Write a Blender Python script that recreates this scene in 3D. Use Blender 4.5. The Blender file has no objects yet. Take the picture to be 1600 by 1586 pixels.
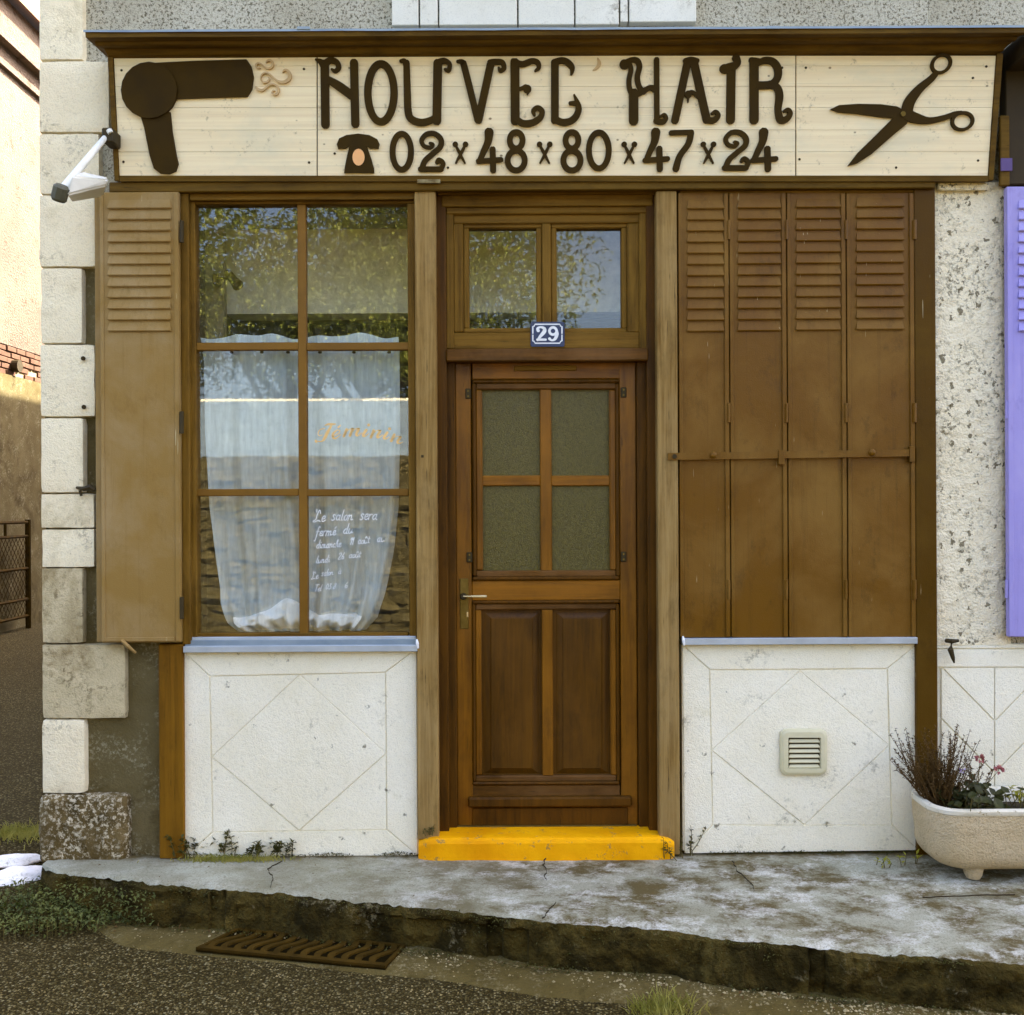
import bpy, bmesh, math, random
from mathutils import Vector, Matrix, noise
R = math.radians
random.seed(7)
sc = bpy.context.scene
COL = sc.collection

# ------------------------------------------------------------------ camera, sky, sun, exposure
CAMY, CAMZ, F = -4.4, 1.49, 1600.0
ROLL = R(0.3)
cam_d = bpy.data.cameras.new('camera'); cam = bpy.data.objects.new('camera', cam_d); COL.objects.link(cam)
cam_d.sensor_fit = 'HORIZONTAL'; cam_d.sensor_width = 36.0; cam_d.lens = 36.0
cam_d.clip_start = 0.05; cam_d.clip_end = 500
cam.matrix_world = Matrix.Translation((0, CAMY, CAMZ)) @ Matrix.Rotation(R(90), 4, 'X') @ Matrix.Rotation(-ROLL, 4, 'Z')
sc.camera = cam

SUN = Vector((0.50, 0.50, 0.70)).normalized()
w = bpy.data.worlds.new('World'); sc.world = w; w.use_nodes = True
nt = w.node_tree; bg = nt.nodes['Background']
sky = nt.nodes.new('ShaderNodeTexSky'); sky.sky_type = 'NISHITA'; sky.sun_disc = False
sky.sun_elevation = math.asin(SUN.z); sky.sun_rotation = math.atan2(SUN.x, SUN.y)
sky.air_density = 0.7; sky.dust_density = 6.0; sky.ozone_density = 0.0
nt.links.new(sky.outputs[0], bg.inputs[0]); bg.inputs[1].default_value = 0.14
sl = bpy.data.lights.new('sun', 'SUN'); sl.energy = 4.6; sl.angle = R(0.5); sl.color = (1.0, 0.93, 0.78)
so = bpy.data.objects.new('sun', sl); COL.objects.link(so)
so.rotation_euler = SUN.to_track_quat('Z', 'Y').to_euler(); so.location = SUN * 30
vs = sc.view_settings; vs.view_transform = 'Standard'; vs.look = 'None'; vs.gamma = 1.0
vs.use_curve_mapping = False; vs.exposure = 3.0
sc.cycles.use_denoising = True
sc.cycles.max_bounces = 8; sc.cycles.transparent_max_bounces = 16
sc.cycles.caustics_reflective = False; sc.cycles.caustics_refractive = False

# ------------------------------------------------------------------ measuring helpers
def unroll(px, py):
    dx, dy = px - 800.0, py - 793.0
    c, s = math.cos(ROLL), math.sin(ROLL)
    return dx * c - dy * s, dx * s + dy * c
def P(px, py, Y=0.0):
    dx, dy = unroll(px, py); t = Y - CAMY
    return Vector((dx / F * t, Y, CAMZ - dy / F * t))
def G(px, py, z=0.0):
    dx, dy = unroll(px, py); t = (CAMZ - z) / (dy / F)
    return Vector((dx / F * t, CAMY + t, z))
SK, SY0, SZ0 = -0.167, -0.05, 2.898           # the sign board leans forward
def S(px, py, o=0.0):
    dx, dy = unroll(px, py)
    t = (SY0 - CAMY + SK * (CAMZ - SZ0)) / (1 + SK * dy / F)
    p = Vector((dx / F * t, CAMY + t, CAMZ - dy / F * t))
    return p + Vector((0, -1, SK)).normalized() * o
def onY(Y): return lambda px, py, o=0.0: P(px, py, Y) + Vector((0, -o, 0))

def lin(c):
    def f(v):
        v /= 255.0
        return v / 12.92 if v <= 0.04045 else ((v + 0.055) / 1.055) ** 2.4
    return (f(c[0]), f(c[1]), f(c[2]), 1.0)

# ------------------------------------------------------------------ object helpers
BASE = {}
def thing(name, label, cat, loc=(0, 0, 0), group=None):
    o = bpy.data.objects.new(name, None); COL.objects.link(o)
    o.location = loc; o.empty_display_size = 0.1
    o['label'] = label; o['category'] = cat
    if group: o['group'] = group
    BASE[o.name] = Vector(loc)
    return o
def tag(o, label, cat, group=None):
    o['label'] = label; o['category'] = cat
    if group: o['group'] = group
    return o
def put(name, bm, m, parent=None, smooth=False, kind=None, label=None, origin=None):
    """link a bmesh (world coordinates) as one object"""
    me = bpy.data.meshes.new(name)
    b = Vector((0, 0, 0))
    if parent is not None: b = BASE[parent.name]
    elif origin is not None: b = Vector(origin)
    if b.length > 0: bmesh.ops.translate(bm, verts=bm.verts[:], vec=-b)
    bm.to_mesh(me); bm.free()
    if isinstance(m, (list, tuple)):
        for q in m: me.materials.append(q)
    else: me.materials.append(m)
    if smooth:
        for p in me.polygons: p.use_smooth = True
        me.set_sharp_from_angle(angle=R(38))
    o = bpy.data.objects.new(name, me); COL.objects.link(o)
    if parent is not None: o.parent = parent
    elif origin is not None: o.location = b
    BASE[o.name] = b
    if kind: o['kind'] = kind
    if label: o['label'] = label
    return o
def struct(name, bm, m, smooth=False): return put(name, bm, m, None, smooth, 'structure')

# ------------------------------------------------------------------ shape helpers
def box(bm, x0, x1, y0, y1, z0, z1, bev=0.0, seg=1):
    if x0 > x1: x0, x1 = x1, x0
    if y0 > y1: y0, y1 = y1, y0
    if z0 > z1: z0, z1 = z1, z0
    r = bmesh.ops.create_cube(bm, size=1.0)
    for v in r['verts']:
        v.co = Vector((x0 + (v.co.x + .5) * (x1 - x0), y0 + (v.co.y + .5) * (y1 - y0), z0 + (v.co.z + .5) * (z1 - z0)))
    if bev > 0:
        es = list({e for v in r['verts'] for e in v.link_edges})
        bmesh.ops.bevel(bm, geom=es, offset=min(bev, .45 * min(x1 - x0, y1 - y0, z1 - z0)), segments=seg, affect='EDGES', profile=0.5)
    return bm
def rect(px0, py0, px1, py1, Y):
    pm, qm = (px0 + px1) / 2, (py0 + py1) / 2
    return P(px0, qm, Y).x, P(px1, qm, Y).x, P(pm, py1, Y).z, P(pm, py0, Y).z     # x0 x1 z0 z1
def pbox(name, px0, py0, px1, py1, Yf, Yb, m, parent, bev=0.003, seg=1, label=None, bm=None):
    x0, x1, z0, z1 = rect(px0, py0, px1, py1, Yf)
    b = bm or bmesh.new()
    box(b, x0, x1, Yf, Yb, z0, z1, bev, seg)
    return b if bm else put(name, b, m, parent, label=label)
def tube(bm, pts, r, n=8, cap=True):
    pts = [Vector(p) for p in pts]; rs = r if isinstance(r, (list, tuple)) else [r] * len(pts)
    rings = []
    up = Vector((0, 0, 1))
    for i, p in enumerate(pts):
        d = (pts[min(i + 1, len(pts) - 1)] - pts[max(i - 1, 0)]).normalized()
        a = d.cross(up)
        if a.length < 1e-3: a = d.cross(Vector((1, 0, 0)))
        a.normalize(); b = d.cross(a).normalized()
        rings.append([bm.verts.new(p + (a * math.cos(2 * math.pi * k / n) + b * math.sin(2 * math.pi * k / n)) * rs[i]) for k in range(n)])
    for i in range(len(rings) - 1):
        for k in range(n):
            bm.faces.new((rings[i][k], rings[i][(k + 1) % n], rings[i + 1][(k + 1) % n], rings[i + 1][k]))
    if cap:
        bm.faces.new(rings[0][::-1]); bm.faces.new(rings[-1])
    return bm
def prism(bm, poly, fn, o0, o1, bev=0.0):
    """poly in photo pixels, fn maps (px, py, offset) to world; front at o1 slightly smaller"""
    cx = sum(p[0] for p in poly) / len(poly); cy = sum(p[1] for p in poly) / len(poly)
    def shr(p, k):
        d = math.hypot(p[0] - cx, p[1] - cy) or 1
        return (p[0] + (cx - p[0]) * k / d, p[1] + (cy - p[1]) * k / d)
    back = [bm.verts.new(fn(p[0], p[1], o0)) for p in poly]
    rings = [back]
    if bev > 0:
        rings.append([bm.verts.new(fn(p[0], p[1], o1 - bev)) for p in poly])
        rings.append([bm.verts.new(fn(*shr(p, bev / .00275), o1)) for p in poly])
    else:
        rings.append([bm.verts.new(fn(p[0], p[1], o1)) for p in poly])
    n = len(poly)
    for a, b in zip(rings, rings[1:]):
        for k in range(n): bm.faces.new((a[k], a[(k + 1) % n], b[(k + 1) % n], b[k]))
    bm.faces.new(rings[-1])
    bmesh.ops.recalc_face_normals(bm, faces=bm.faces[:])
    return bm
def catmull(pts, k=7):
    if len(pts) < 3: return [tuple(p) for p in pts]
    q = [pts[0]] + list(pts) + [pts[-1]]; out = []
    for i in range(1, len(q) - 2):
        for j in range(k):
            t = j / k; a, b, c, d = q[i - 1], q[i], q[i + 1], q[i + 2]
            out.append(tuple(.5 * (2 * b[m] + (c[m] - a[m]) * t + (2 * a[m] - 5 * b[m] + 4 * c[m] - d[m]) * t * t + (3 * b[m] - a[m] - 3 * c[m] + d[m]) * t ** 3) for m in range(len(b))))
    out.append(tuple(pts[-1])); return out
def stroke(bm, pts, w, fn, o0, o1, closed=False, k=7):
    """brush stroke: pts (x, y) in photo pixels, w one width or one per point"""
    ws = w if isinstance(w, (list, tuple)) else [w] * len(pts)
    pp = [(p[0], p[1], ws[i]) for i, p in enumerate(pts)]
    if closed:
        c = catmull([pp[-1]] + pp + [pp[0], pp[1]], k); c = c[k:-k - 1]
    else: c = catmull(pp, k)
    n = len(c); L, Rr = [], []
    for i in range(n):
        a = c[(i - 1) % n] if closed else c[max(i - 1, 0)]
        b = c[(i + 1) % n] if closed else c[min(i + 1, n - 1)]
        dx, dy = b[0] - a[0], b[1] - a[1]; d = math.hypot(dx, dy) or 1
        nx, ny = -dy / d, dx / d; h = c[i][2] / 2
        L.append((c[i][0] + nx * h, c[i][1] + ny * h)); Rr.append((c[i][0] - nx * h, c[i][1] - ny * h))
    if not closed:
        def cap(e, p, side0):
            dx, dy = e[0] - p[0], e[1] - p[1]; d = math.hypot(dx, dy) or 1
            a0 = math.atan2(dy, dx); h = e[2] / 2
            return [(e[0] + h * math.cos(a0 + s), e[1] + h * math.sin(a0 + s)) for s in (R(60), R(25), R(-25), R(-60))]
        endc = cap(c[-1], c[-2], 0); stc = cap(c[0], c[1], 0)
    mk = lambda q, o: bm.verts.new(fn(q[0], q[1], o))
    Lf, Rf = [mk(q, o1) for q in L], [mk(q, o1) for q in Rr]
    Lb, Rb = [mk(q, o0) for q in L], [mk(q, o0) for q in Rr]
    m = n if closed else n - 1
    for i in range(m):
        j = (i + 1) % n
        for f in ((Lf[i], Lf[j], Rf[j], Rf[i]), (Lb[i], Lb[j], Lf[j], Lf[i]), (Rf[i], Rf[j], Rb[j], Rb[i])): bm.faces.new(f)
    if not closed:
        for cc, i in ((endc, n - 1), (stc, 0)):
            fr = [mk(q, o1) for q in cc]; bk = [mk(q, o0) for q in cc]
            a, b = (Lf[i], Rf[i]) if i else (Rf[i], Lf[i]); ab, bb = (Lb[i], Rb[i]) if i else (Rb[i], Lb[i])
            ring = [a] + fr + [b]; rb = [ab] + bk + [bb]
            bm.faces.new(ring)
            for q in range(len(ring) - 1): bm.faces.new((ring[q], ring[q + 1], rb[q + 1], rb[q]))
    bmesh.ops.recalc_face_normals(bm, faces=bm.faces[:])
    return bm
def lumpy_box(bm, x0, x1, y0, y1, z0, z1, cell=0.03, amp=0.004, bev=0.008, seed=0.0, freq=9.0, amp2=0.0):
    """a dressed stone: bevelled box with an uneven face"""
    b2 = bmesh.new(); box(b2, x0, x1, y0, y1, z0, z1)
    for ax in range(3):
        lo, hi = ((x0, x1), (y0, y1), (z0, z1))[ax]
        n = max(1, min(16, int(abs(hi - lo) / cell)))
        for k in range(1, n):
            pos = [0, 0, 0]; pos[ax] = lo + (hi - lo) * k / n
            nrm = [0, 0, 0]; nrm[ax] = 1
            bmesh.ops.bisect_plane(b2, geom=b2.verts[:] + b2.edges[:] + b2.faces[:], plane_co=pos, plane_no=nrm)
    for v in b2.verts:
        c = v.co.copy(); e = []
        for ax, (lo, hi) in enumerate(((x0, x1), (y0, y1), (z0, z1))):
            e.append(min(abs(c[ax] - lo), abs(c[ax] - hi)) < 1e-5)
        if sum(e) >= 2:
            k = bev * (1 if sum(e) == 2 else 1.4) * (0.6 + 0.8 * abs(noise.noise(c * 14 + Vector((seed, 0, 0)))))
            for ax, (lo, hi) in enumerate(((x0, x1), (y0, y1), (z0, z1))):
                if e[ax]: v.co[ax] += k if abs(c[ax] - lo) < abs(c[ax] - hi) else -k
        q = c * freq + Vector((seed, seed * 1.7, 0))
        v.co += Vector((noise.noise(q), noise.noise(q + Vector((9, 3, 1))) * 1.0, noise.noise(q + Vector((1, 7, 5))))) * amp
        if amp2: v.co.y -= amp2 * noise.noise(c * freq * 2.7 + Vector((seed, 2, 2)))
    me = bpy.data.meshes.new('t'); b2.to_mesh(me); b2.free(); bm.from_mesh(me); bpy.data.meshes.remove(me)
    return bm
def leaf(bm, p, d, up, L, W, fold=0.25):
    d = d.normalized(); s = d.cross(up)
    if s.length < 1e-3: s = d.cross(Vector((1, 0, 0)))
    s.normalize(); n = s.cross(d).normalized()
    a = bm.verts.new(p); m1 = bm.verts.new(p + d * L * .45 - n * W * fold * .3); t = bm.verts.new(p + d * L - n * W * fold)
    l1 = bm.verts.new(p + d * L * .4 + s * W * .5 + n * W * fold); r1 = bm.verts.new(p + d * L * .4 - s * W * .5 + n * W * fold)
    for f in ((a, l1, m1), (l1, t, m1), (a, m1, r1), (m1, t, r1)): bm.faces.new(f)

# ------------------------------------------------------------------ material helpers
class N:
    def __init__(s, name):
        s.m = bpy.data.materials.new(name); s.m.use_nodes = True
        s.t = s.m.node_tree; s.t.nodes.clear()
        s.out = s.t.nodes.new('ShaderNodeOutputMaterial')
        s.tc = s.t.nodes.new('ShaderNodeTexCoord')
    def n(s, typ, **kw):
        x = s.t.nodes.new(typ)
        for k, v in kw.items(): setattr(x, k, v)
        return x
    def l(s, a, b): s.t.links.new(a, b)
    def set(s, sock, v):
        if hasattr(v, 'is_output') or isinstance(v, bpy.types.NodeSocket): s.l(v, sock)
        else: sock.default_value = v
    def vec(s, scale=(1, 1, 1), loc=(0, 0, 0), src='Object', rot=(0, 0, 0)):
        mp = s.n('ShaderNodeMapping'); mp.inputs['Scale'].default_value = scale; mp.inputs['Location'].default_value = loc; mp.inputs['Rotation'].default_value = rot
        s.l(s.tc.outputs[src], mp.inputs['Vector']); return mp.outputs[0]
    def geo(s): return s.n('ShaderNodeNewGeometry').outputs['Position']
    def noise(s, scale, detail=4, rough=.55, vec=None, dist=0.0):
        x = s.n('ShaderNodeTexNoise'); x.inputs['Scale'].default_value = scale; x.inputs['Detail'].default_value = detail
        x.inputs['Roughness'].default_value = rough; x.inputs['Distortion'].default_value = dist
        s.l(vec if vec is not None else s.tc.outputs['Object'], x.inputs['Vector']); return x.outputs['Fac']
    def vor(s, scale, feat='F1', out='Distance', vec=None, rnd=1.0):
        x = s.n('ShaderNodeTexVoronoi'); x.feature = feat; x.inputs['Scale'].default_value = scale; x.inputs['Randomness'].default_value = rnd
        s.l(vec if vec is not None else s.tc.outputs['Object'], x.inputs['Vector']); return x.outputs[out]
    def ramp(s, fac, stops, interp='LINEAR'):
        x = s.n('ShaderNodeValToRGB'); x.color_ramp.interpolation = interp; e = x.color_ramp.elements
        while len(e) < len(stops): e.new(.5)
        for i, (p, c) in enumerate(stops):
            e[i].position = p; e[i].color = c if isinstance(c, tuple) else (c, c, c, 1)
        s.set(x.inputs[0], fac); return x.outputs[0]
    def mix(s, fac, a, b, mode='MIX'):
        x = s.n('ShaderNodeMix'); x.data_type = 'RGBA'; x.blend_type = mode
        s.set(x.inputs[0], fac); s.set(x.inputs[6], a); s.set(x.inputs[7], b); return x.outputs[2]
    def math(s, op, a, b=0.5):
        x = s.n('ShaderNodeMath', operation=op); s.set(x.inputs[0], a); s.set(x.inputs[1], b); return x.outputs[0]
    def bump(s, h, strength=.4, dist=.002, nrm=None):
        x = s.n('ShaderNodeBump'); x.inputs['Strength'].default_value = strength; x.inputs['Distance'].default_value = dist
        s.l(h, x.inputs['Height'])
        if nrm is not None: s.l(nrm, x.inputs['Normal'])
        return x.outputs[0]
    def bsdf(s, color, rough=.7, nrm=None, spec=.4, metal=0.0):
        x = s.n('ShaderNodeBsdfPrincipled'); s.set(x.inputs['Base Color'], color); s.set(x.inputs['Roughness'], rough)
        x.inputs['Specular IOR Level'].default_value = spec; x.inputs['Metallic'].default_value = metal
        if nrm is not None: s.l(nrm, x.inputs['Normal'])
        s.l(x.outputs[0], s.out.inputs[0]); s.b = x; return s.m

def wood(name, base, dark, light=None, axis='z', grain=55, rough=.65, bump=.5, worn=None, worn_amt=.62, blotch=.5, spec=.14, cracks=.7):
    n = N(name); st = 1.6
    sc_ = {'z': (grain, grain, st), 'x': (st, grain, grain)}[axis]
    g = n.noise(1.0, 6, .7, n.vec(sc_), .6)
    big = n.noise(2.3, 5, .65, n.vec((1.2, 1.2, .8)))
    c = n.mix(n.ramp(g, [(.34, 0.0), (.64, 1.0)]), lin(dark), lin(base))
    c = n.mix(n.math('MULTIPLY', n.ramp(big, [(.42, 0.0), (.66, 1.0)]), blotch), c, lin(light or base))
    soil = n.noise(5.5, 7, .7, n.vec((1, 1, .45) if axis == 'z' else (.45, 1, 1), (4, 2, 1)))
    c = n.mix(n.ramp(soil, [(.52, 0.0), (.72, .6)]), c, lin(tuple(v * .62 for v in dark)))
    fine = n.noise(1.0, 4, .75, n.vec(tuple(v * 2.6 for v in sc_)))
    crack = n.ramp(fine, [(.30, 1.0), (.37, 0.0)])
    c = n.mix(n.math('MULTIPLY', crack, cracks), c, lin(tuple(v * .4 for v in dark)))
    if worn is not None:
        wn = n.noise(9, 6, .75, n.vec((1, 1, .5) if axis == 'z' else (.5, 1, 1)))
        c = n.mix(n.ramp(wn, [(worn_amt, 0.0), (worn_amt + .05, .8)]), c, lin(worn))
    h = n.math('ADD', g, n.math('MULTIPLY', fine, .8))
    return n.bsdf(c, n.ramp(big, [(.3, rough - .08), (.7, rough + .1)]), n.bump(h, bump, .003), spec)

def stucco(name, base, var, spot=None, spot_lo=.64, grain=260, bump=.6, dist=.002, spot_scale=7, dirt=None, dirt_lo=.55, rough=.9, dirt_scale=2.2, specks=0.0, speck_col=(104, 96, 66), speck_r=.075):
    n = N(name)
    a = n.noise(3.1, 6, .6); g = n.noise(grain, 3, .6)
    c = n.mix(n.ramp(a, [(.32, 0.0), (.68, 1.0)]), lin(var), lin(base))
    c = n.mix(n.ramp(g, [(.3, .35), (.5, 0.0)]), c, lin(tuple(v * .78 for v in base)))
    if dirt:
        d = n.noise(dirt_scale, 8, .7, dist=.6)
        c = n.mix(n.ramp(d, [(dirt_lo, 0.0), (dirt_lo + .16, .85)]), c, lin(dirt))
    if spot:
        s1 = n.noise(spot_scale, 5, .7); s2 = n.noise(spot_scale * 9, 4, .75)
        k = n.math('MULTIPLY', n.ramp(s1, [(spot_lo - .14, 0.0), (spot_lo + .05, 1.0)]), n.ramp(s2, [(.5, 0.0), (.6, 1.0)]))
        c = n.mix(n.math('MULTIPLY', k, .85), c, lin(spot))
    if specks:
        wob = n.n('ShaderNodeTexNoise'); wob.inputs['Scale'].default_value = 60; wob.inputs['Detail'].default_value = 4; n.l(n.tc.outputs['Object'], wob.inputs['Vector'])
        vm = n.n('ShaderNodeVectorMath', operation='MULTIPLY_ADD'); n.l(wob.outputs['Color'], vm.inputs[0]); vm.inputs[1].default_value = (.05, .05, .05); n.l(n.tc.outputs['Object'], vm.inputs[2])
        vo = n.n('ShaderNodeTexVoronoi'); vo.inputs['Scale'].default_value = specks; n.l(vm.outputs[0], vo.inputs['Vector'])
        se = n.n('ShaderNodeSeparateColor'); n.l(vo.outputs['Color'], se.inputs[0])
        rad = n.math('MULTIPLY', n.ramp(se.outputs[0], [(.35, 0.0), (1.0, 1.0)]), speck_r)
        k = n.ramp(n.math('SUBTRACT', vo.outputs['Distance'], rad), [(0.0, .8), (.07, 0.0)])
        c = n.mix(k, c, lin(speck_col))
    med = n.noise(grain * .3, 4, .6)
    return n.bsdf(c, rough, n.bump(n.math('ADD', g, med), bump, dist), .12)

def paint(name, base, var, rough=.5, chip=None, chip_lo=.7, scale=3.0, bumps=.2, spec=.2, metal=0.0, streak=False):
    n = N(name)
    a = n.noise(scale, 5, .6, n.vec((1, 1, .35) if streak else (1, 1, 1)))
    c = n.mix(n.ramp(a, [(.34, 0.0), (.66, 1.0)]), lin(var), lin(base))
    sp = n.noise(scale * 40, 3, .7)
    c = n.mix(n.ramp(sp, [(.62, 0.0), (.74, .35)]), c, lin(tuple(v * .7 for v in base)))
    if chip:
        k = n.noise(scale * 5, 8, .75)
        c = n.mix(n.ramp(k, [(chip_lo, 0.0), (chip_lo + .03, 1.0)]), c, lin(chip))
    m = n.noise(scale * 4, 4, .6)
    return n.bsdf(c, n.ramp(a, [(.3, rough - .08), (.7, rough + .12)]), n.bump(m, bumps, .004), spec, metal)

def oldpaint(name, base, dust_sheen, dark, spec=.2, scale=2.4):
    n = N(name)
    a = n.noise(scale, 6, .62, dist=.4); st = n.noise(1.0, 5, .7, n.vec((38, 38, 1.3)), .3)
    c = n.mix(n.ramp(a, [(.44, 0.0), (.66, .85)]), lin(base), lin(dust_sheen))  # broad blotches paint dust sheen and dent highlights into the colour
    c = n.mix(n.ramp(st, [(.56, 0.0), (.8, .5)]), c, lin(dark))
    gr = n.noise(9, 7, .75, n.vec((1, 1, .6), (5, 1, 3)))
    c = n.mix(n.ramp(gr, [(.55, 0.0), (.75, .65)]), c, lin(dark))
    fine = n.noise(170, 3, .7); c = n.mix(n.ramp(fine, [(.62, 0.0), (.74, .4)]), c, lin(dust_sheen))
    sc1 = n.noise(1.0, 2, .5, n.vec((120, 120, 7), (2, 3, 8))); c = n.mix(n.ramp(sc1, [(.755, 0.0), (.775, .7)]), c, lin((196, 178, 134)))
    h = n.math('ADD', n.noise(6, 3, .5), n.math('MULTIPLY', fine, .25))
    return n.bsdf(c, n.ramp(a, [(.35, .38), (.65, .62)]), n.bump(h, .55, .006), spec)

def plain(name, c, rough=.7, spec=.4, metal=0.0):
    n = N(name); a = n.noise(18, 4, .6)
    return n.bsdf(n.mix(n.ramp(a, [(.3, 0.0), (.7, 1.0)]), lin(tuple(v * .86 for v in c)), lin(c)), rough, None, spec, metal)

M = {}
M['pillar'] = wood('weathered_brown_wood', (156, 126, 72), (112, 82, 32), (166, 140, 92), grain=46, bump=.9, cracks=.85)
M['post'] = wood('brown_post_wood', (124, 84, 10), (92, 60, 2), (134, 94, 16), grain=40, bump=.6)
M['postd'] = oldpaint('dark_brown_post_paint', (78, 52, 1), (90, 64, 10), (58, 38, 1), .1)
M['frame'] = wood('brown_frame_wood', (126, 92, 26), (82, 56, 4), (140, 106, 44), grain=38, bump=.6)
M['frame_h'] = wood('brown_frame_wood_across', (120, 87, 24), (80, 54, 4), (134, 100, 40), axis='x', grain=38, bump=.6)
M['cornice'] = wood('dark_cornice_wood', (102, 75, 16), (68, 46, 2), (112, 84, 28), axis='x', grain=30, bump=.6, worn=(188, 168, 118), worn_amt=.73)
M['muntin'] = paint('brown_muntin_paint', (128, 90, 24), (108, 74, 16), .5)
M['door'] = wood('varnished_door_wood', (124, 78, 3), (80, 46, 1), (146, 94, 10), grain=26, rough=.42, bump=.4, blotch=.6, spec=.25, cracks=.5)
M['door_h'] = wood('varnished_door_wood_across', (134, 84, 3), (88, 51, 1), (154, 98, 10), axis='x', grain=26, rough=.42, bump=.4, blotch=.6, spec=.25, cracks=.5)
M['panel'] = wood('dark_door_panel_wood', (88, 55, 1), (58, 34, 1), (104, 67, 5), grain=24, rough=.45, bump=.4, spec=.22, cracks=.5)
M['doord'] = wood('weathered_dark_door_wood', (100, 64, 14), (62, 37, 2), (128, 92, 54), axis='x', grain=28, rough=.55, bump=.6)
M['jamb'] = wood('dark_jamb_wood', (90, 56, 2), (56, 33, 1), (98, 62, 6), grain=30, rough=.55, bump=.5)
M['shut'] = oldpaint('brown_shutter_paint', (104, 68, 1), (126, 92, 34), (62, 40, 1), .2)
M['shutl'] = oldpaint('sun_bleached_shutter_paint', (142, 112, 58), (158, 134, 92), (116, 88, 38), .12)
M['sign'] = None
M['letter'] = paint('dark_brown_letter_paint', (62, 45, 8), (50, 35, 3), .65, scale=8, spec=.1)
M['goldwood'] = paint('bare_wood_curl', (206, 176, 132), (190, 160, 112), .7, scale=12)
M['peach'] = paint('peach_paint', (246, 188, 128), (236, 172, 110), .7, scale=12)
M['stucco'] = stucco('white_painted_render', (252, 245, 222), (242, 233, 204), (120, 112, 80), .70, 190, .8, .004, 5, (206, 198, 158), .6, specks=10.0, speck_r=.085)
M['pier'] = stucco('cream_roughcast', (252, 240, 208), (242, 228, 194), (84, 72, 36), .57, 110, 1.0, .009, 6, (214, 198, 154), .6, specks=26, speck_col=(84, 72, 36), speck_r=.3)
M['rough'] = stucco('grey_speckled_roughcast', (196, 190, 168), (176, 168, 144), (60, 50, 18), .42, 150, 1.0, .005, 9)
M['cement'] = stucco('dark_cement_render', (116, 104, 72), (92, 80, 46), (160, 154, 128), .62, 130, .9, .004, 6, (66, 54, 20), .5)
M['white'] = stucco('white_painted_boards', (226, 222, 206), (212, 208, 190), (120, 110, 84), .68, 200, .3, .001, 5)
M['stone'] = stucco('pale_limestone', (250, 238, 204), (240, 224, 188), (116, 98, 58), .68, 150, .9, .005, 5, (200, 184, 144), .54, specks=9, speck_col=(140, 118, 78))
M['stone_b'] = stucco('stained_limestone', (222, 206, 168), (188, 172, 132), (90, 74, 40), .58, 150, .9, .005, 4, (136, 116, 72), .48)
M['stone_c'] = stucco('dark_pitted_base_stone', (120, 102, 66), (86, 70, 36), (212, 200, 172), .46, 90, 1.0, .006, 6, (58, 46, 16), .48, dirt_scale=6)
M['mortar'] = stucco('lime_mortar', (170, 156, 128), (146, 132, 104))
M['zinc'] = paint('zinc_sheet', (150, 162, 168), (126, 138, 146), .5, scale=6, spec=.3, metal=.2)
M['steel'] = paint('grey_metal_sill', (190, 198, 204), (166, 176, 186), .35, scale=6, metal=.3)
M['blue'] = paint('blue_sill_strip', (136, 148, 154), (118, 132, 142), .55, scale=8)
M['iron'] = paint('dark_iron', (64, 52, 26), (50, 40, 16), .6, scale=20)
M['brass'] = paint('aged_brass', (122, 100, 44), (96, 78, 28), .4, scale=20, metal=.5)
M['handle'] = plain('polished_brass_handle', (236, 214, 160), .25, .6, .5)
M['yellow'] = paint('yellow_step_paint', (248, 178, 4), (226, 150, 2), .6, chip=(170, 132, 62), chip_lo=.585, scale=4, bumps=.8, spec=.1)
M['cream'] = paint('cream_plastic', (214, 206, 172), (202, 194, 156), .45, scale=6)
M['purple'] = oldpaint('lilac_shutter_paint', (156, 146, 206), (170, 160, 212), (122, 110, 172), .15)
M['dark_brown'] = plain('dark_fascia', (56, 42, 12), .8)  # even dark brown for the fascia and the sign backing
M['lampwhite'] = paint('white_lamp_enamel', (232, 230, 220), (214, 212, 200), .4, scale=10)
M['lampgrey'] = plain('grey_lamp_cap', (84, 82, 62), .6)
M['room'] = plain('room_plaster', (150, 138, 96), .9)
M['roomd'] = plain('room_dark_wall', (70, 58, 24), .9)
M['bulk'] = plain('pale_bulkhead', (240, 236, 212), .85)
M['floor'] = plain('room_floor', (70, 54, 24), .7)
M['navy'] = plain('navy_enamel', (44, 54, 88), .3, .4)
M['enamel'] = plain('white_enamel', (240, 240, 240), .25, .5)
M['gold'] = plain('gold_lettering', (250, 206, 130), .5)
M['ink'] = plain('white_marker', (240, 244, 246), .8)
M['soil'] = plain('potting_soil', (52, 40, 14), .95)
M['pit_shade'] = plain('drain_shade', (26, 20, 4), .95, .03)  # near-black colour stands in for the shade down the drain
M['dry'] = plain('dry_brown_stems', (92, 66, 22), .9)
M['stemg'] = plain('green_brown_stem', (96, 84, 34), .8)
M['roofslate'] = paint('blue_slates', (118, 130, 138), (98, 110, 120), .6, scale=4)
M['rust'] = paint('rusty_iron', (74, 54, 12), (50, 36, 4), .85, scale=14, spec=.08)
M['bark'] = wood('bark', (96, 78, 48), (58, 44, 20), grain=20, bump=1.0)
M['pebble'] = stucco('pale_pebble', (214, 200, 164), (190, 176, 140), grain=120)
M['whiterock'] = stucco('sunlit_white_stone', (252, 246, 240), (246, 238, 232), (110, 96, 60), .66, 90, .6, .004, 9)  # near-white colour stands in for sunlight on the corner stones

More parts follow.
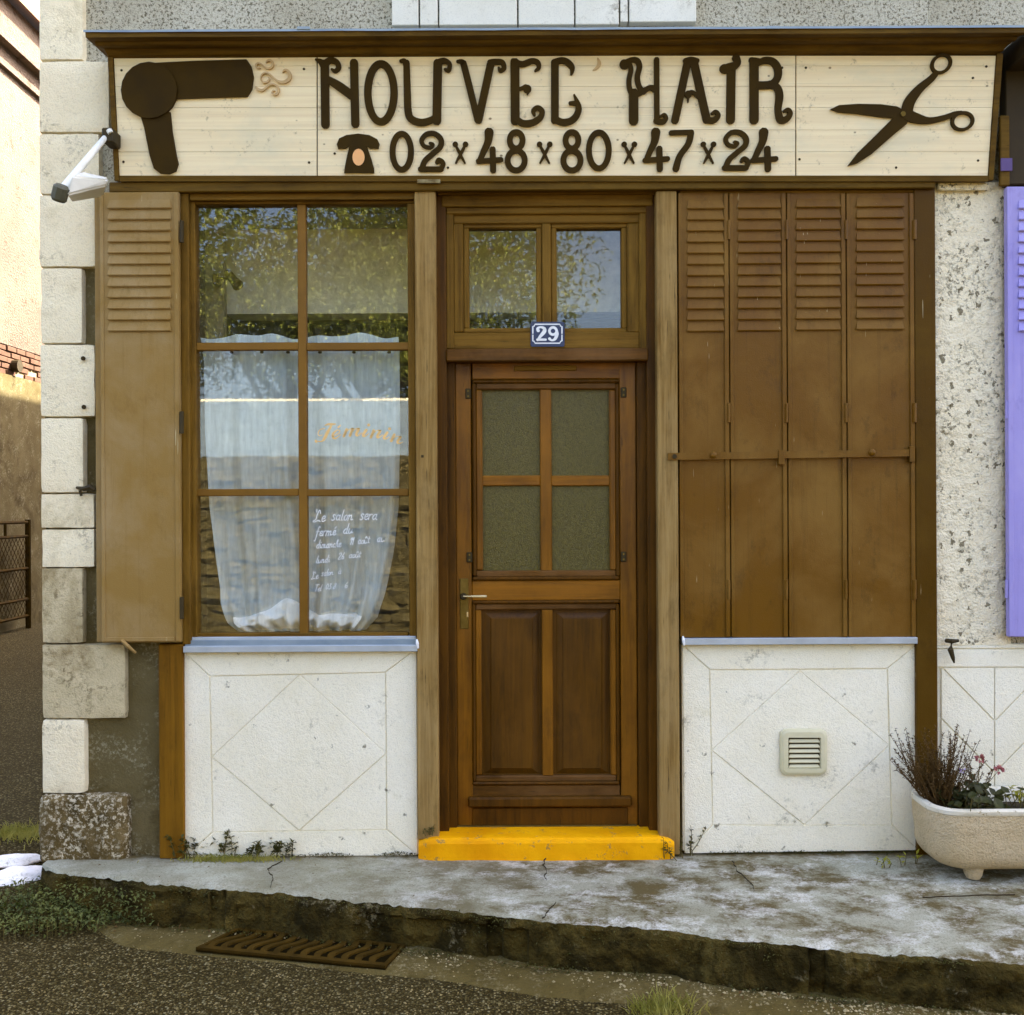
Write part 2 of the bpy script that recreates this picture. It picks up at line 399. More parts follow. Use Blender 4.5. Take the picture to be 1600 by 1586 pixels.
def sign_mat():
    n = N('cream_sign_boards')
    g = n.noise(1.0, 5, .6, n.vec((1.2, 40, 60)), .3)
    big = n.noise(2.2, 6, .65, n.vec((1, 1, 2)))
    c = n.mix(n.ramp(g, [(.3, 0.0), (.7, 1.0)]), lin((234, 213, 170)), lin((248, 231, 190)))
    c = n.mix(n.ramp(big, [(.5, 0.0), (.72, .6)]), c, lin((212, 206, 176)))
    s = n.noise(13, 6, .75); s2 = n.noise(70, 4, .7)
    k = n.math('MULTIPLY', n.ramp(s, [(.56, 0.0), (.7, 1.0)]), n.ramp(s2, [(.5, 0.0), (.62, 1.0)]))
    c = n.mix(n.math('MULTIPLY', k, .75), c, lin((120, 104, 66)))
    v = n.vor(7.5, vec=n.vec((1, 1, 1.4)))
    c = n.mix(n.ramp(v, [(.035, .85), (.06, 0.0)]), c, lin((104, 84, 46)))
    ln = n.ramp(n.noise(1.0, 2, .6, n.vec((.8, 60, 130))), [(.66, 0.0), (.72, .3)])
    c = n.mix(ln, c, lin((150, 132, 92)))
    return n.bsdf(c, .7, n.bump(g, .25, .001), .3)
M['sign'] = sign_mat()

def glass_mat():
    n = N('window_glass')
    ge = n.n('ShaderNodeNewGeometry'); dt = n.n('ShaderNodeVectorMath', operation='DOT_PRODUCT'); n.l(ge.outputs['Normal'], dt.inputs[0]); n.l(ge.outputs['Incoming'], dt.inputs[1])
    om = n.math('SUBTRACT', 1.0, n.math('ABSOLUTE', dt.outputs['Value'])); fres = n.math('ADD', n.math('MULTIPLY', n.math('POWER', om, 5.0), .93), .05)
    wv = n.noise(2.2, 2, .5); b = n.bump(wv, .02, .002)
    gl = n.n('ShaderNodeBsdfGlossy'); gl.inputs['Roughness'].default_value = .014; gl.inputs['Color'].default_value = (.98, .98, .95, 1)
    n.l(b, gl.inputs['Normal'])
    tr = n.n('ShaderNodeBsdfTransparent'); tr.inputs[0].default_value = (.985, .985, .96, 1)
    mx = n.n('ShaderNodeMixShader'); n.l(fres, mx.inputs[0]); n.l(tr.outputs[0], mx.inputs[1]); n.l(gl.outputs[0], mx.inputs[2])
    df = n.n('ShaderNodeBsdfDiffuse'); df.inputs[0].default_value = lin((190, 184, 160))
    dust = n.ramp(n.noise(30, 6, .75), [(.5, .006), (.75, .06)])
    m2 = n.n('ShaderNodeMixShader'); n.l(dust, m2.inputs[0]); n.l(mx.outputs[0], m2.inputs[1]); n.l(df.outputs[0], m2.inputs[2])
    n.l(m2.outputs[0], n.out.inputs[0]); return n.m
M['glass'] = glass_mat()
def obscure_mat():
    n = N('patterned_door_glass')
    v = n.noise(150, 3, .6, n.vec((1, 1, .8)), 1.6); b = n.bump(v, .8, .004)
    c = n.mix(n.ramp(v, [(.4, 0.0), (.62, 1.0)]), lin((72, 62, 12)), lin((100, 90, 36)))
    m = n.bsdf(c, .22, b, .35); return m
M['obscure'] = obscure_mat()
def sheer(name, dens, col=(236, 242, 246)):
    n = N(name)
    wv = n.noise(1.0, 3, .6, n.vec((70, 1, 8)))
    d = n.n('ShaderNodeBsdfDiffuse'); d.inputs[0].default_value = lin(col)
    t = n.n('ShaderNodeBsdfTranslucent'); t.inputs[0].default_value = lin(col)
    a = n.n('ShaderNodeMixShader'); a.inputs[0].default_value = .12; n.l(d.outputs[0], a.inputs[1]); n.l(t.outputs[0], a.inputs[2])
    tr = n.n('ShaderNodeBsdfTransparent')
    mx = n.n('ShaderNodeMixShader'); n.l(n.ramp(wv, [(.3, dens - .1), (.7, min(1.0, dens + .1))]), mx.inputs[0])
    n.l(tr.outputs[0], mx.inputs[1]); n.l(a.outputs[0], mx.inputs[2]); n.l(mx.outputs[0], n.out.inputs[0]); return n.m
M['sheer'] = sheer('sheer_voile', .7, (204, 218, 224)); M['hem'] = sheer('doubled_voile', .93, (240, 246, 250))
def leafm(name, a, b, rough=.55):
    n = N(name); v = n.noise(9, 3, .6)
    c = n.mix(n.ramp(v, [(.35, 0.0), (.65, 1.0)]), lin(a), lin(b))
    n.bsdf(c, rough, None, .3)
    t = n.n('ShaderNodeBsdfTranslucent'); n.l(c, t.inputs[0])
    mx = n.n('ShaderNodeMixShader'); mx.inputs[0].default_value = .3
    n.l(n.b.outputs[0], mx.inputs[1]); n.l(t.outputs[0], mx.inputs[2]); n.l(mx.outputs[0], n.out.inputs[0]); return n.m
M['leaf'] = leafm('dark_weed_leaf', (66, 64, 18), (88, 84, 30))
M['leafg'] = leafm('green_ground_cover', (58, 66, 18), (120, 124, 62))
M['leafy'] = leafm('yellow_green_leaf', (150, 150, 40), (178, 170, 60))
M['leaft'] = leafm('tree_leaf', (86, 98, 34), (138, 138, 54))
M['leafd'] = leafm('geranium_leaf', (44, 46, 14), (70, 72, 26))
M['grass'] = leafm('grass_blade', (128, 128, 48), (170, 160, 78))
M['pink'] = leafm('pink_petal', (190, 120, 120), (160, 96, 84)); M['lilac'] = leafm('lilac_petal', (226, 206, 246), (210, 186, 240))

def pave_mat():
    n = N('weathered_concrete_pavement')
    a = n.noise(2.0, 7, .65, n.vec((.9, 1.3, 1)), .4)
    c = n.mix(n.ramp(a, [(.36, 0.0), (.62, 1.0)]), lin((140, 136, 112)), lin((170, 168, 148)))
    x = n.n('ShaderNodeSeparateXYZ'); n.l(n.tc.outputs['Object'], x.inputs[0])
    wl = n.noise(8, 5, .7)
    right = n.ramp(n.math('ADD', n.math('MULTIPLY', n.math('ADD', x.outputs[0], 1.0), .36), n.math('MULTIPLY', wl, .3)), [(.2, .3), (.6, 1.0)])
    br = n.math('ADD', n.noise(5.2, 10, .72, n.vec((.8, 1.0, 1), (3, 1, 0)), .2), n.math('MULTIPLY', n.math('SUBTRACT', n.noise(75, 4, .75), .5), .22))
    c = n.mix(n.math('MULTIPLY', n.ramp(br, [(.44, 0.0), (.58, .95)]), right), c, lin((88, 74, 38)))
    wh = n.noise(7.5, 10, .74, n.vec((.75, 1.0, 1), (7, 4, 0)), .2)
    fr_ = n.noise(60, 5, .8)
    c = n.mix(n.math('MULTIPLY', n.ramp(n.math('ADD', wh, n.math('MULTIPLY', n.math('SUBTRACT', fr_, .5), .34)), [(.5, 0.0), (.66, .95)]), right), c, lin((206, 203, 190)))
    g = n.noise(140, 4, .7)
    c = n.mix(n.ramp(g, [(.36, .6), (.5, 0.0)]), c, lin((100, 90, 58)))
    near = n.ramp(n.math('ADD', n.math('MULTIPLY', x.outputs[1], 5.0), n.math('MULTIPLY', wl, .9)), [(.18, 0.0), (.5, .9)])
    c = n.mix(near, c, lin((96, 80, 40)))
    return n.bsdf(c, .9, n.bump(n.math('ADD', g, n.noise(30, 5, .6)), .7, .004), .15)
M['pave'] = pave_mat()
M['kerb'] = stucco('mossy_old_kerb', (98, 83, 38), (62, 50, 12), (170, 158, 122), .70, 90, 1.0, .014, 5, (30, 24, 1), .42, dirt_scale=5.5)
M['gutter'] = stucco('gutter_concrete', (104, 90, 50), (84, 71, 32), (150, 138, 104), .64, 110, 1.0, .008, 9, (60, 49, 14), .5, dirt_scale=4)
def asphalt():
    n = N('coarse_gravel_asphalt')
    v = n.n('ShaderNodeTexVoronoi'); v.inputs['Scale'].default_value = 105; n.l(n.tc.outputs['Object'], v.inputs['Vector'])
    sep = n.n('ShaderNodeSeparateColor'); n.l(v.outputs['Color'], sep.inputs[0])
    c = n.ramp(sep.outputs[0], [(0.0, lin((60, 50, 20))), (.5, lin((82, 70, 36))), (.85, lin((108, 96, 58))), (1.0, lin((150, 138, 100)))])
    c = n.mix(n.ramp(v.outputs['Distance'], [(.35, 0.0), (.62, .9)]), c, lin((42, 33, 8)))
    b = n.noise(1.4, 5, .6)
    c = n.mix(n.ramp(b, [(.4, 0.0), (.7, .5)]), c, lin((62, 52, 24)))
    return n.bsdf(c, .9, n.bump(v.outputs['Distance'], 1.0, -.008), .1)
M['asphalt'] = asphalt()
M['planter'] = stucco('exposed_aggregate_stone', (216, 196, 160), (198, 176, 136), (110, 90, 50), .68, 120, 1.0, .010, 12, (176, 146, 88), .58, specks=75, speck_col=(126, 104, 64), speck_r=.2)
M['rim'] = paint('worn_white_rim', (230, 222, 202), (206, 196, 170), .8, chip=(160, 142, 104), chip_lo=.6, scale=8, spec=.1, bumps=.5)
def farwall():
    n = N('crumbling_pink_render')
    a = n.noise(1.3, 6, .65)
    c = n.mix(n.ramp(a, [(.35, 0.0), (.65, 1.0)]), lin((104, 88, 76)), lin((120, 104, 90)))
    s = n.noise(5, 6, .75); c = n.mix(n.ramp(s, [(.56, 0.0), (.64, .8)]), c, lin((84, 66, 50)))
    return n.bsdf(c, .9, n.bump(n.math('ADD', s, n.noise(40, 4, .6)), .8, .02), .2)
M['farwall'] = farwall()
M['brick'] = stucco('old_red_brick', (108, 80, 64), (92, 66, 52), grain=60)
M['wallstone'] = stucco('rubble_stone', (128, 114, 74), (88, 76, 40), (50, 43, 16), .6, 40, .8, .012, 5, (64, 54, 22), .48)
M['tile'] = plain('roof_tile', (150, 110, 80), .9)

# ================================================================== SETTING
# ------------------------------------------------------------------ ground sheet (road and lane)
def ground_z(x, y):
    z = -0.18
    k = max(0.0, min(1.0, (y + 0.55) / 0.9)); k = k * k * (3 - 2 * k)
    l = max(0.0, min(1.0, (-1.7 - x) / 0.5)); l = l * l * (3 - 2 * l)
    z += 0.15 * k * l
    if y > .3: z += 0.012 * min(y, 12) * l
    return z + .006 * noise.noise(Vector((x * 1.7, y * 1.7, 0)))
def spread(lo, hi, near_lo, near_hi, step):
    a = []; v = near_lo
    while v <= near_hi + 1e-6: a.append(v); v += step
    d = step
    v = near_lo
    while v > lo: d *= 1.35; v -= d; a.insert(0, max(v, lo))
    d = step; v = near_hi
    while v < hi: d *= 1.35; v += d; a.append(min(v, hi))
    return a
bm = bmesh.new()
xs = spread(-70, 70, -5.5, 3, .12); ys = spread(-70, 70, -2.2, 2.2, .1)
grid = [[bm.verts.new((x, y, ground_z(x, y))) for x in xs] for y in ys]
for j in range(len(ys) - 1):
    for i in range(len(xs) - 1): bm.faces.new((grid[j][i], grid[j][i + 1], grid[j + 1][i + 1], grid[j + 1][i]))
struct('road', bm, M['asphalt'], True)

# ------------------------------------------------------------------ pavement with its old kerb
EDGE = [(66, 1348), (84, 1357), (130, 1363), (215, 1372), (330, 1383), (440, 1391), (560, 1404), (700, 1415), (850, 1434), (1000, 1443), (1150, 1462), (1300, 1476), (1450, 1488), (1600, 1500), (1760, 1514), (1980, 1532)]
edge = [G(a, b, 0.0) for a, b in EDGE]
def edge_y(x):
    if x <= edge[0].x: return edge[0].y
    for a, b in zip(edge, edge[1:]):
        if a.x <= x <= b.x: return a.y + (b.y - a.y) * (x - a.x) / (b.x - a.x)
    return edge[-1].y
bm = bmesh.new(); NX, NV = 520, 22
x0, x1 = edge[0].x, edge[-1].x
rows = []
for i in range(NX + 1):
    x = x0 + (x1 - x0) * i / NX; ye = edge_y(x) + .014 * noise.noise(Vector((x * 6, 0, 3))) + .010 * noise.noise(Vector((x * 19, 0, 3))) + .005 * noise.noise(Vector((x * 60, 0, 3)))
    col = []
    for j in range(NV + 1):
        y = .05 + (ye - .05) * j / NV
        z = -.006 + .006 * noise.noise(Vector((x * 3, y * 3, 1))) + .002 * noise.noise(Vector((x * 21, y * 21, 1)))
        if j == NV: z -= .010 + .012 * max(0, noise.noise(Vector((x * 14, 2, 2)))) + .006 * noise.noise(Vector((x * 45, 2, 2)))
        if j == NV - 1: z -= .001
        col.append(bm.verts.new((x, y, z)))
    nk = 14
    for j in range(1, nk + 1):
        z = -.016 - .20 * j / nk
        o = .028 * noise.noise(Vector((x * 4.5, z * 9, 5))) + .016 * noise.noise(Vector((x * 17, z * 22, 5))) + .008 * noise.noise(Vector((x * 48, z * 55, 5)))
        if -.62 < x < .05 and z < -.05: o += .02 * min(1, (x + .62) / .03)
        o -= .012 + .02 * j / nk
        if .3 < (x + .4) % 1.1 < .36: o += .02
        col.append(bm.verts.new((x, ye + o, z)))
    rows.append(col)
for a, b in zip(rows, rows[1:]):
    for j in range(len(a) - 1):
        f = bm.faces.new((a[j], a[j + 1], b[j + 1], b[j])); f.material_index = 0 if j < NV else 1
struct('pavement', bm, [M['pave'], M['kerb']], True)

# gutter strip along the kerb
bm = bmesh.new(); rows = []
for i in range(161):
    x = -1.72 + (edge[-1].x + 1.72) * i / 160
    ye = edge_y(x); wd = .20 + .025 * noise.noise(Vector((x * 2.1, 4, 0))) + .02 * noise.noise(Vector((x * 9, 4, 0)))
    wd *= min(1, (x + 1.75) / .25) * (1 if x < .6 else 1.1)
    rows.append([bm.verts.new((x, ye + .02 - (wd + .05) * j / 4, ground_z(x, ye - .05) + .005 + (.006 if j < 4 else -.006))) for j in range(5)])
for a, b in zip(rows, rows[1:]):
    for j in range(4): bm.faces.new((a[j], a[j + 1], b[j + 1], b[j]))
struct('gutter_path', bm, M['gutter'], True)

# loose chippings on the road and along the kerb foot
def chips(name, spots, m, label, cat):
    bm = bmesh.new()
    for (x, y, z, s) in spots:
        a = random.random() * 6.28; vs_ = []
        for k in range(5):
            t = a + k * 6.283 / 5; r = s * random.uniform(.6, 1.1)
            vs_.append(bm.verts.new((x + r * math.cos(t), y + r * math.sin(t), z + random.uniform(-.1, .25) * s)))
        top = bm.verts.new((x, y, z + s * random.uniform(.5, .9)))
        for k in range(5): bm.faces.new((vs_[k], vs_[(k + 1) % 5], top))
    o = put(name, bm, m, None, False, 'stuff'); tag(o, label, cat); return o
sp = []
for _ in range(9000):
    x = random.uniform(-2.2, 2.0); y = random.uniform(-1.75, -.2)
    if y > edge_y(x) - .22 and x > -1.75: continue
    if y > -.45: continue
    sp.append((x, y, ground_z(x, y), random.uniform(.002, .006)))
M['chip2'] = stucco('grit', (178, 162, 122), (110, 96, 58), grain=60)
M['chip'] = stucco('road_chip', (140, 124, 84), (100, 86, 48), grain=60)
chips('road_chippings', sp, M['chip'], 'pale stone chippings bedded in the rough asphalt road', 'gravel')
sp = []
for _ in range(1500):
    x = random.choice([random.uniform(-.4, 2.1), random.uniform(-1.5, 2.1), random.gauss(1.5, .5)]); y = edge_y(x) - .03 - abs(random.gauss(0, .07))
    sp.append((x, y, ground_z(x, y) + .012, random.choice([.002, .0025, .003, .003, .004, .004, .005, .008])))
chips('gutter_grit', sp, M['chip2'], 'loose pale grit and crumbs along the foot of the kerb', 'gravel')

# cracks in the pavement
def crack(pts, wd, nm='crack'):
    bm = bmesh.new(); fn = lambda px, py, o: G(px, py, .004) + Vector((0, 0, o))
    pts2, wd2 = [], []
    for (a, b, u, v_) in zip(pts, pts[1:], wd, wd[1:]):
        for k in range(5):
            t = k / 5; pts2.append((a[0] + (b[0] - a[0]) * t + random.uniform(-1.6, 1.6), a[1] + (b[1] - a[1]) * t + random.uniform(-.5, .5))); wd2.append((u + (v_ - u) * t) * random.uniform(.4, .9))
    stroke(bm, pts2, wd2, fn, -.003, .0012, k=1); o = put(nm, bm, M['soil'], bpy.data.objects['pavement'])
BASE['pavement'] = Vector((0, 0, 0))
crack([(852, 1340), (849, 1351), (854, 1360), (850, 1370), (855, 1376)], [1.6, 1.2, 1.2, 1.0, .5])
crack([(868, 1410), (858, 1420), (852, 1430), (846, 1436)], [.5, 1.1, 1.3, 1.2])
crack([(1145, 1345), (1152, 1360), (1165, 1372), (1176, 1384), (1180, 1395)], [1.2, 1.2, 1., .8, .5])
crack([(440, 1345), (418, 1358), (426, 1370), (424, 1390)], [.6, 1.2, 1., 1.2])
crack([(1440, 1402), (1490, 1400), (1530, 1398), (1600, 1398)], [.5, .9, .8, .9])

# ================================================================== HOUSE
HX0, HX1 = P(63, 600).x, P(1459, 700).x
EAVE, DEPTH = 8.2, 16.0  # unseen eaves height and depth, sized to shade the lane and street
house = thing('house', 'cream stone-cornered house holding the closed hairdresser shopfront', 'house', (0, .5, 0))
def wallbox(name, x0, x1, y0, y1, z0, z1, m, parent=None, bev=0):
    return put(name, box(bmesh.new(), x0, x1, y0, y1, z0, z1, bev), m, parent or house)
wx0, wx1, wz0, wz1 = rect(296, 310, 645, 1000, .06)
dx0, dx1, dz0, dz1 = rect(683, 296, 1028, 1305, 0)
YB = .30
cx = HX0 + .004
wallbox('wall', cx, wx0, .035, YB, -.25, dz1, M['cement'])
wallbox('wall', wx0, wx1, .035, YB, -.25, wz0, M['cement'])
wallbox('wall', wx1, dx0, .035, YB, -.25, dz1, M['cement'])
wallbox('wall', dx1, HX1, .035, YB, -.25, dz1, M['cement'])
wallbox('wall', wx0, wx1, .035, YB, wz1, dz1, M['cement'])
wallbox('wall', cx, HX1, .032, YB, dz1, EAVE + .6, M['rough'])
wallbox('wall', cx + .001, cx + .35, YB, DEPTH, -.25, EAVE, M['rough'])
wallbox('wall', cx, HX1, DEPTH, DEPTH + .3, -.25, EAVE + .6, M['rough'])
bm = bmesh.new()
v = [bm.verts.new(p) for p in ((cx - .05, -.1, EAVE), (HX1, -.1, EAVE + 1.6), (HX1, DEPTH + .4, EAVE + 1.6), (cx - .05, DEPTH + .4, EAVE),
                               (cx - .05, -.1, EAVE + .12), (HX1, -.1, EAVE + 1.72), (HX1, DEPTH + .4, EAVE + 1.72), (cx - .05, DEPTH + .4, EAVE + .12))]
for f in ((0, 1, 2, 3), (7, 6, 5, 4), (0, 4, 5, 1), (1, 5, 6, 2), (2, 6, 7, 3), (3, 7, 4, 0)): bm.faces.new([v[k] for k in f])
put('roof', bm, M['tile'], house)
# the room behind the window
RX0, RX1, RZ0, RZ1, RY = cx + .36, HX1 - .02, .02, 2.86, 3.2
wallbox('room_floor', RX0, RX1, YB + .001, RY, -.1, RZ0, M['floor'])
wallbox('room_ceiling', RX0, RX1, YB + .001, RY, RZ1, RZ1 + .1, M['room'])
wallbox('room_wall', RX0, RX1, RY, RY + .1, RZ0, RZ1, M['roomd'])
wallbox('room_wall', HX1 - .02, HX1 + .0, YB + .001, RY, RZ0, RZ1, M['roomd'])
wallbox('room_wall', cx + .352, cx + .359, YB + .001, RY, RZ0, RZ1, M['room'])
bx0, bx1, bz0, bz1 = rect(352, 386, 1010, 489, .62)
wallbox('bulkhead', bx0, bx1, .62, .8, bz0, RZ1 - .001, M['bulk'])

# corner stones (long and short work)
QU = [(63, -60, 130, 95, 'stone'), (63, 95, 171, 208, 'stone'), (64, 208, 156, 304, 'stone'), (64, 304, 150, 418, 'stone'), (65, 418, 129, 537, 'stone'),
      (65, 537, 149, 652, 'stone'), (66, 652, 131, 771, 'stone'), (67, 771, 148, 826, 'stone'), (67, 826, 148, 887, 'stone'), (68, 887, 130, 1006, 'stone_b'),
      (68, 1006, 196, 1124, 'stone_b'), (70, 1124, 133, 1240, 'stone'), (72, 1240, 200, 1350, 'stone_c')]
for i, (a, b, c, d, mm) in enumerate(QU):
    x0, x1, z0, z1 = rect(a, b, c, d, 0.0)
    x0 = HX0 + (-.012 if mm == 'stone_c' else .004 * random.uniform(-1, 1))
    r_ = mm == 'stone_c'
    put('stone', lumpy_box(bmesh.new(), x0, x1, -.004 + (-.02 if r_ else .003 * random.uniform(-1, 1)), .25, z0 + .0012, z1 - .0012, .022 if r_ else .03, .007 if r_ else .0026, .012 if r_ else .0045, i * 3.3, 11, .012 if r_ else .001), M[mm], house, True)
# stones of the side wall corner continue above the frame
for k in range(5):
    z0 = 3.82 + k * .36
    put('stone', lumpy_box(bmesh.new(), HX0, HX0 + (.22, .34)[k % 2], 0, .25, z0 + .003, z0 + .357, .06, .002, .006, 50 + k), M['stone'], house)

# upper window: white boards
us = thing('window_shutter', 'white plank shutter above the middle of the shop sign', 'shutter', P(850, 38, .0))
ux = [610, 654, 684, 808, 897, 967, 981, 1088]
for a, b in zip(ux, ux[1:]):
    x0, x1, z0, z1 = rect(a, -420, b, 41, -.01)
    put('plank', box(bmesh.new(), x0 + .0035, x1 - .0035, -.012 - .002 * random.random(), .031, P(850, 39.0 - 1.5 * (a > 900) - 2 * (a > 960), -.01).z, z1, .003), M['white'], us)

# white rendered panels below the window and the shutter
def panel(name, outer, inner, loz, m, parent, Yf=0.0, t=.008):
    root = put(name, pbox(None, outer[0][0], outer[0][1], outer[2][0], outer[2][1], Yf + t, Yf + .06, m, None, 0, bm=bmesh.new()), m, parent)
    fn = onY(Yf + t + .0004)
    g = .55
    def ins(poly):
        cx = sum(p[0] for p in poly) / len(poly); cy = sum(p[1] for p in poly) / len(poly)
        return [(p[0] + g * (1 if cx > p[0] else -1) * (0 if abs(cx - p[0]) < 2 else 1), p[1] + g * (1 if cy > p[1] else -1) * (0 if abs(cy - p[1]) < 2 else 1)) for p in poly]
    for k in range(4):
        q = [outer[k], outer[(k + 1) % 4], inner[(k + 1) % 4], inner[k]]
        put('frame_piece', prism(bmesh.new(), ins(q), fn, 0, t - .0006 * k, .0035), m, root)
    mid = lambda a, b: ((a[0] + b[0]) / 2, (a[1] + b[1]) / 2)
    for k in range(4):
        q = [inner[k], loz[k], loz[(k - 1) % 4]]
        put('corner_piece', prism(bmesh.new(), ins(q), fn, 0, t - .003, .0028), m, root)
    q = [(loz[0][0], loz[0][1] + 1.2), (loz[1][0] - 1.2, loz[1][1]), (loz[2][0], loz[2][1] - 1.2), (loz[3][0] + 1.2, loz[3][1])]
    put('lozenge', prism(bmesh.new(), q, fn, 0, t - .002, .0028), m, root)
    return root
panel('left_panel'.replace('left_', 'base_'), [(287, 1017), (651, 1013), (653, 1336), (288, 1339)], [(328, 1056), (603, 1050), (605, 1296), (333, 1300)],
      [(469, 1053), (604, 1177), (468, 1298), (331, 1182)], M['stucco'], house)
panel('base_panel', [(1066, 1007), (1433, 1005), (1435, 1328), (1069, 1333)], [(1108, 1046), (1386, 1044), (1393, 1289), (1113, 1289)],
      [(1249, 1047), (1389, 1164), (1256, 1289), (1111, 1172)], M['stucco'], house)
# sills
sill = pbox('window_sill', 286, 1009, 652, 1019, -.035, .06, M['steel'], house, .002)
pbox('sill_strip', 289, 1000, 650, 1009, -.012, .06, M['blue'], sill, .002)
pbox('sill_nosing', 292, 995, 650, 1001, .002, .06, M['steel'], sill, .003)
sill2 = pbox('window_sill', 1067, 997, 1434, 1007, -.035, .03, M['steel'], house, .0015)
bm = bmesh.new()
for (a, b) in ((1067, 998), (651, 1003)):
    tube(bm, [P(a, b - 4, -.036), P(a + 1, b + 2, -.04), P(a + 2, b + 10, -.038)], [.004, .007, .005], 6)
put('sealant', bm, M['enamel'], sill)

# posts and pillars of the shopfront
pbox('pillar', 650, 298, 683, 1312, -.03, .034, M['pillar'], house, .004)
pbox('pillar', 1028, 298, 1060, 1336, -.03, .034, M['pillar'], house, .004)
pbox('post', 248, 1007, 286.5, 1342, -.02, .034, M['post'], house, .004)
pbox('post', 1431, 290, 1464, 1345, -.022, .034, M['postd'], house, .004)
pbox('post', 283, 300, 296, 1007, -.016, .034, M['frame'], house, .004)
pbox('lintel', 296, 286, 649, 312, -.012, .034, M['frame_h'], house, .003)
pbox('lintel_moulding', 170, 281, 1462, 297, -.045, -.013, M['cornice'], house, .004)
pbox('lintel', 684, 297, 1027, 303, .01, .2, M['frame_h'], house, .002)
pbox('lintel', 1061, 290, 1430, 302, -.012, .034, M['frame_h'], house, .003)

# ------------------------------------------------------------------ shop window
win = pbox('window', 296, 312, 306, 1000, .012, .075, M['frame'], house, .003)
fr = lambda nm, a, b, c, d, yf, yb, m: pbox(nm, a, b, c, d, yf, yb, m, win, .003)
fr('frame', 296, 309, 650, 318.5, .014, .075, M['frame_h'])
fr('frame', 638, 318, 649.5, 996, .012, .075, M['frame'])
fr('frame', 306, 989, 638, 998, .022, .075, M['frame_h'])
fr('muntin', 466, 318, 479, 992, .024, .064, M['muntin'])
for (a, b) in ((535, 547), (764, 775)):
    for (c, d) in ((305, 466.3), (478.7, 638.5)): fr('muntin', c, a, d, b, .027, .062, M['muntin'])
for (c, d) in ((304, 467), (478, 640)):
    for (a, b) in ((317, 536), (546, 765), (774, 991)):
        x0, x1, z0, z1 = rect(c, a, d, b, .044)
        put('pane', box(bmesh.new(), x0, x1, .044, .048, z0, z1), M['glass'], win)

# gold script and white marker note on the glass
glassfn = onY(.0436)
bm = bmesh.new(); D = lambda x, y: (480 + x * .1125, 640 + y * .1125)
def ds(pts, wds, k=6): stroke(bm, [D(*p) for p in pts], [q * .1125 for q in wds] if isinstance(wds, list) else wds * .1125, glassfn, .0002, .0007, k=k)
ds([(395, 200), (340, 205), (290, 205), (240, 222)], [14, 34, 30, 8]); ds([(330, 235), (280, 320), (235, 410), (200, 440), (150, 440)], [26, 44, 38, 18, 8])
ds([(240, 262), (180, 280), (150, 330), (170, 365), (210, 350)], [12, 12, 12, 12, 8]); ds([(122, 438), (126, 444)], 40)
ds([(350, 375), (430, 335), (452, 295), (415, 285), (360, 335), (362, 390), (400, 400), (470, 345)], [14, 14, 16, 14, 34, 36, 20, 8]); ds([(432, 245), (462, 218)], [26, 12])
def stem(x, y, dx=-40, dy=95, wd=38): ds([(x, y), (x + dx, y + dy)], wd)
stem(548, 275); stem(632, 268); ds([(716, 268), (684, 340), (700, 365), (760, 320)], [36, 38, 20, 8]); ds([(515, 360), (575, 280), (632, 265)], [8, 10, 22]); ds([(600, 350), (660, 275), (712, 262)], [8, 10, 22])
ds([(822, 282), (778, 350), (795, 372), (860, 330)], [36, 40, 20, 8]); ds([(852, 212), (854, 216)], 40)
stem(925, 290); ds([(890, 370), (960, 295), (1012, 290)], [8, 10, 22]); ds([(1014, 296), (974, 370), (990, 390), (1050, 350)], [36, 38, 20, 8])
ds([(1112, 318), (1068, 385), (1085, 408), (1140, 380)], [36, 40, 20, 8]); ds([(1142, 265), (1144, 269)], 40)
stem(1210, 348, -42, 88); ds([(1175, 425), (1240, 372), (1290, 378)], [8, 10, 22]); ds([(1294, 384), (1256, 445), (1275, 470), (1328, 452)], [36, 38, 20, 8])
put('lettering', bm, M['gold'], win, label='gold script word on the glass')
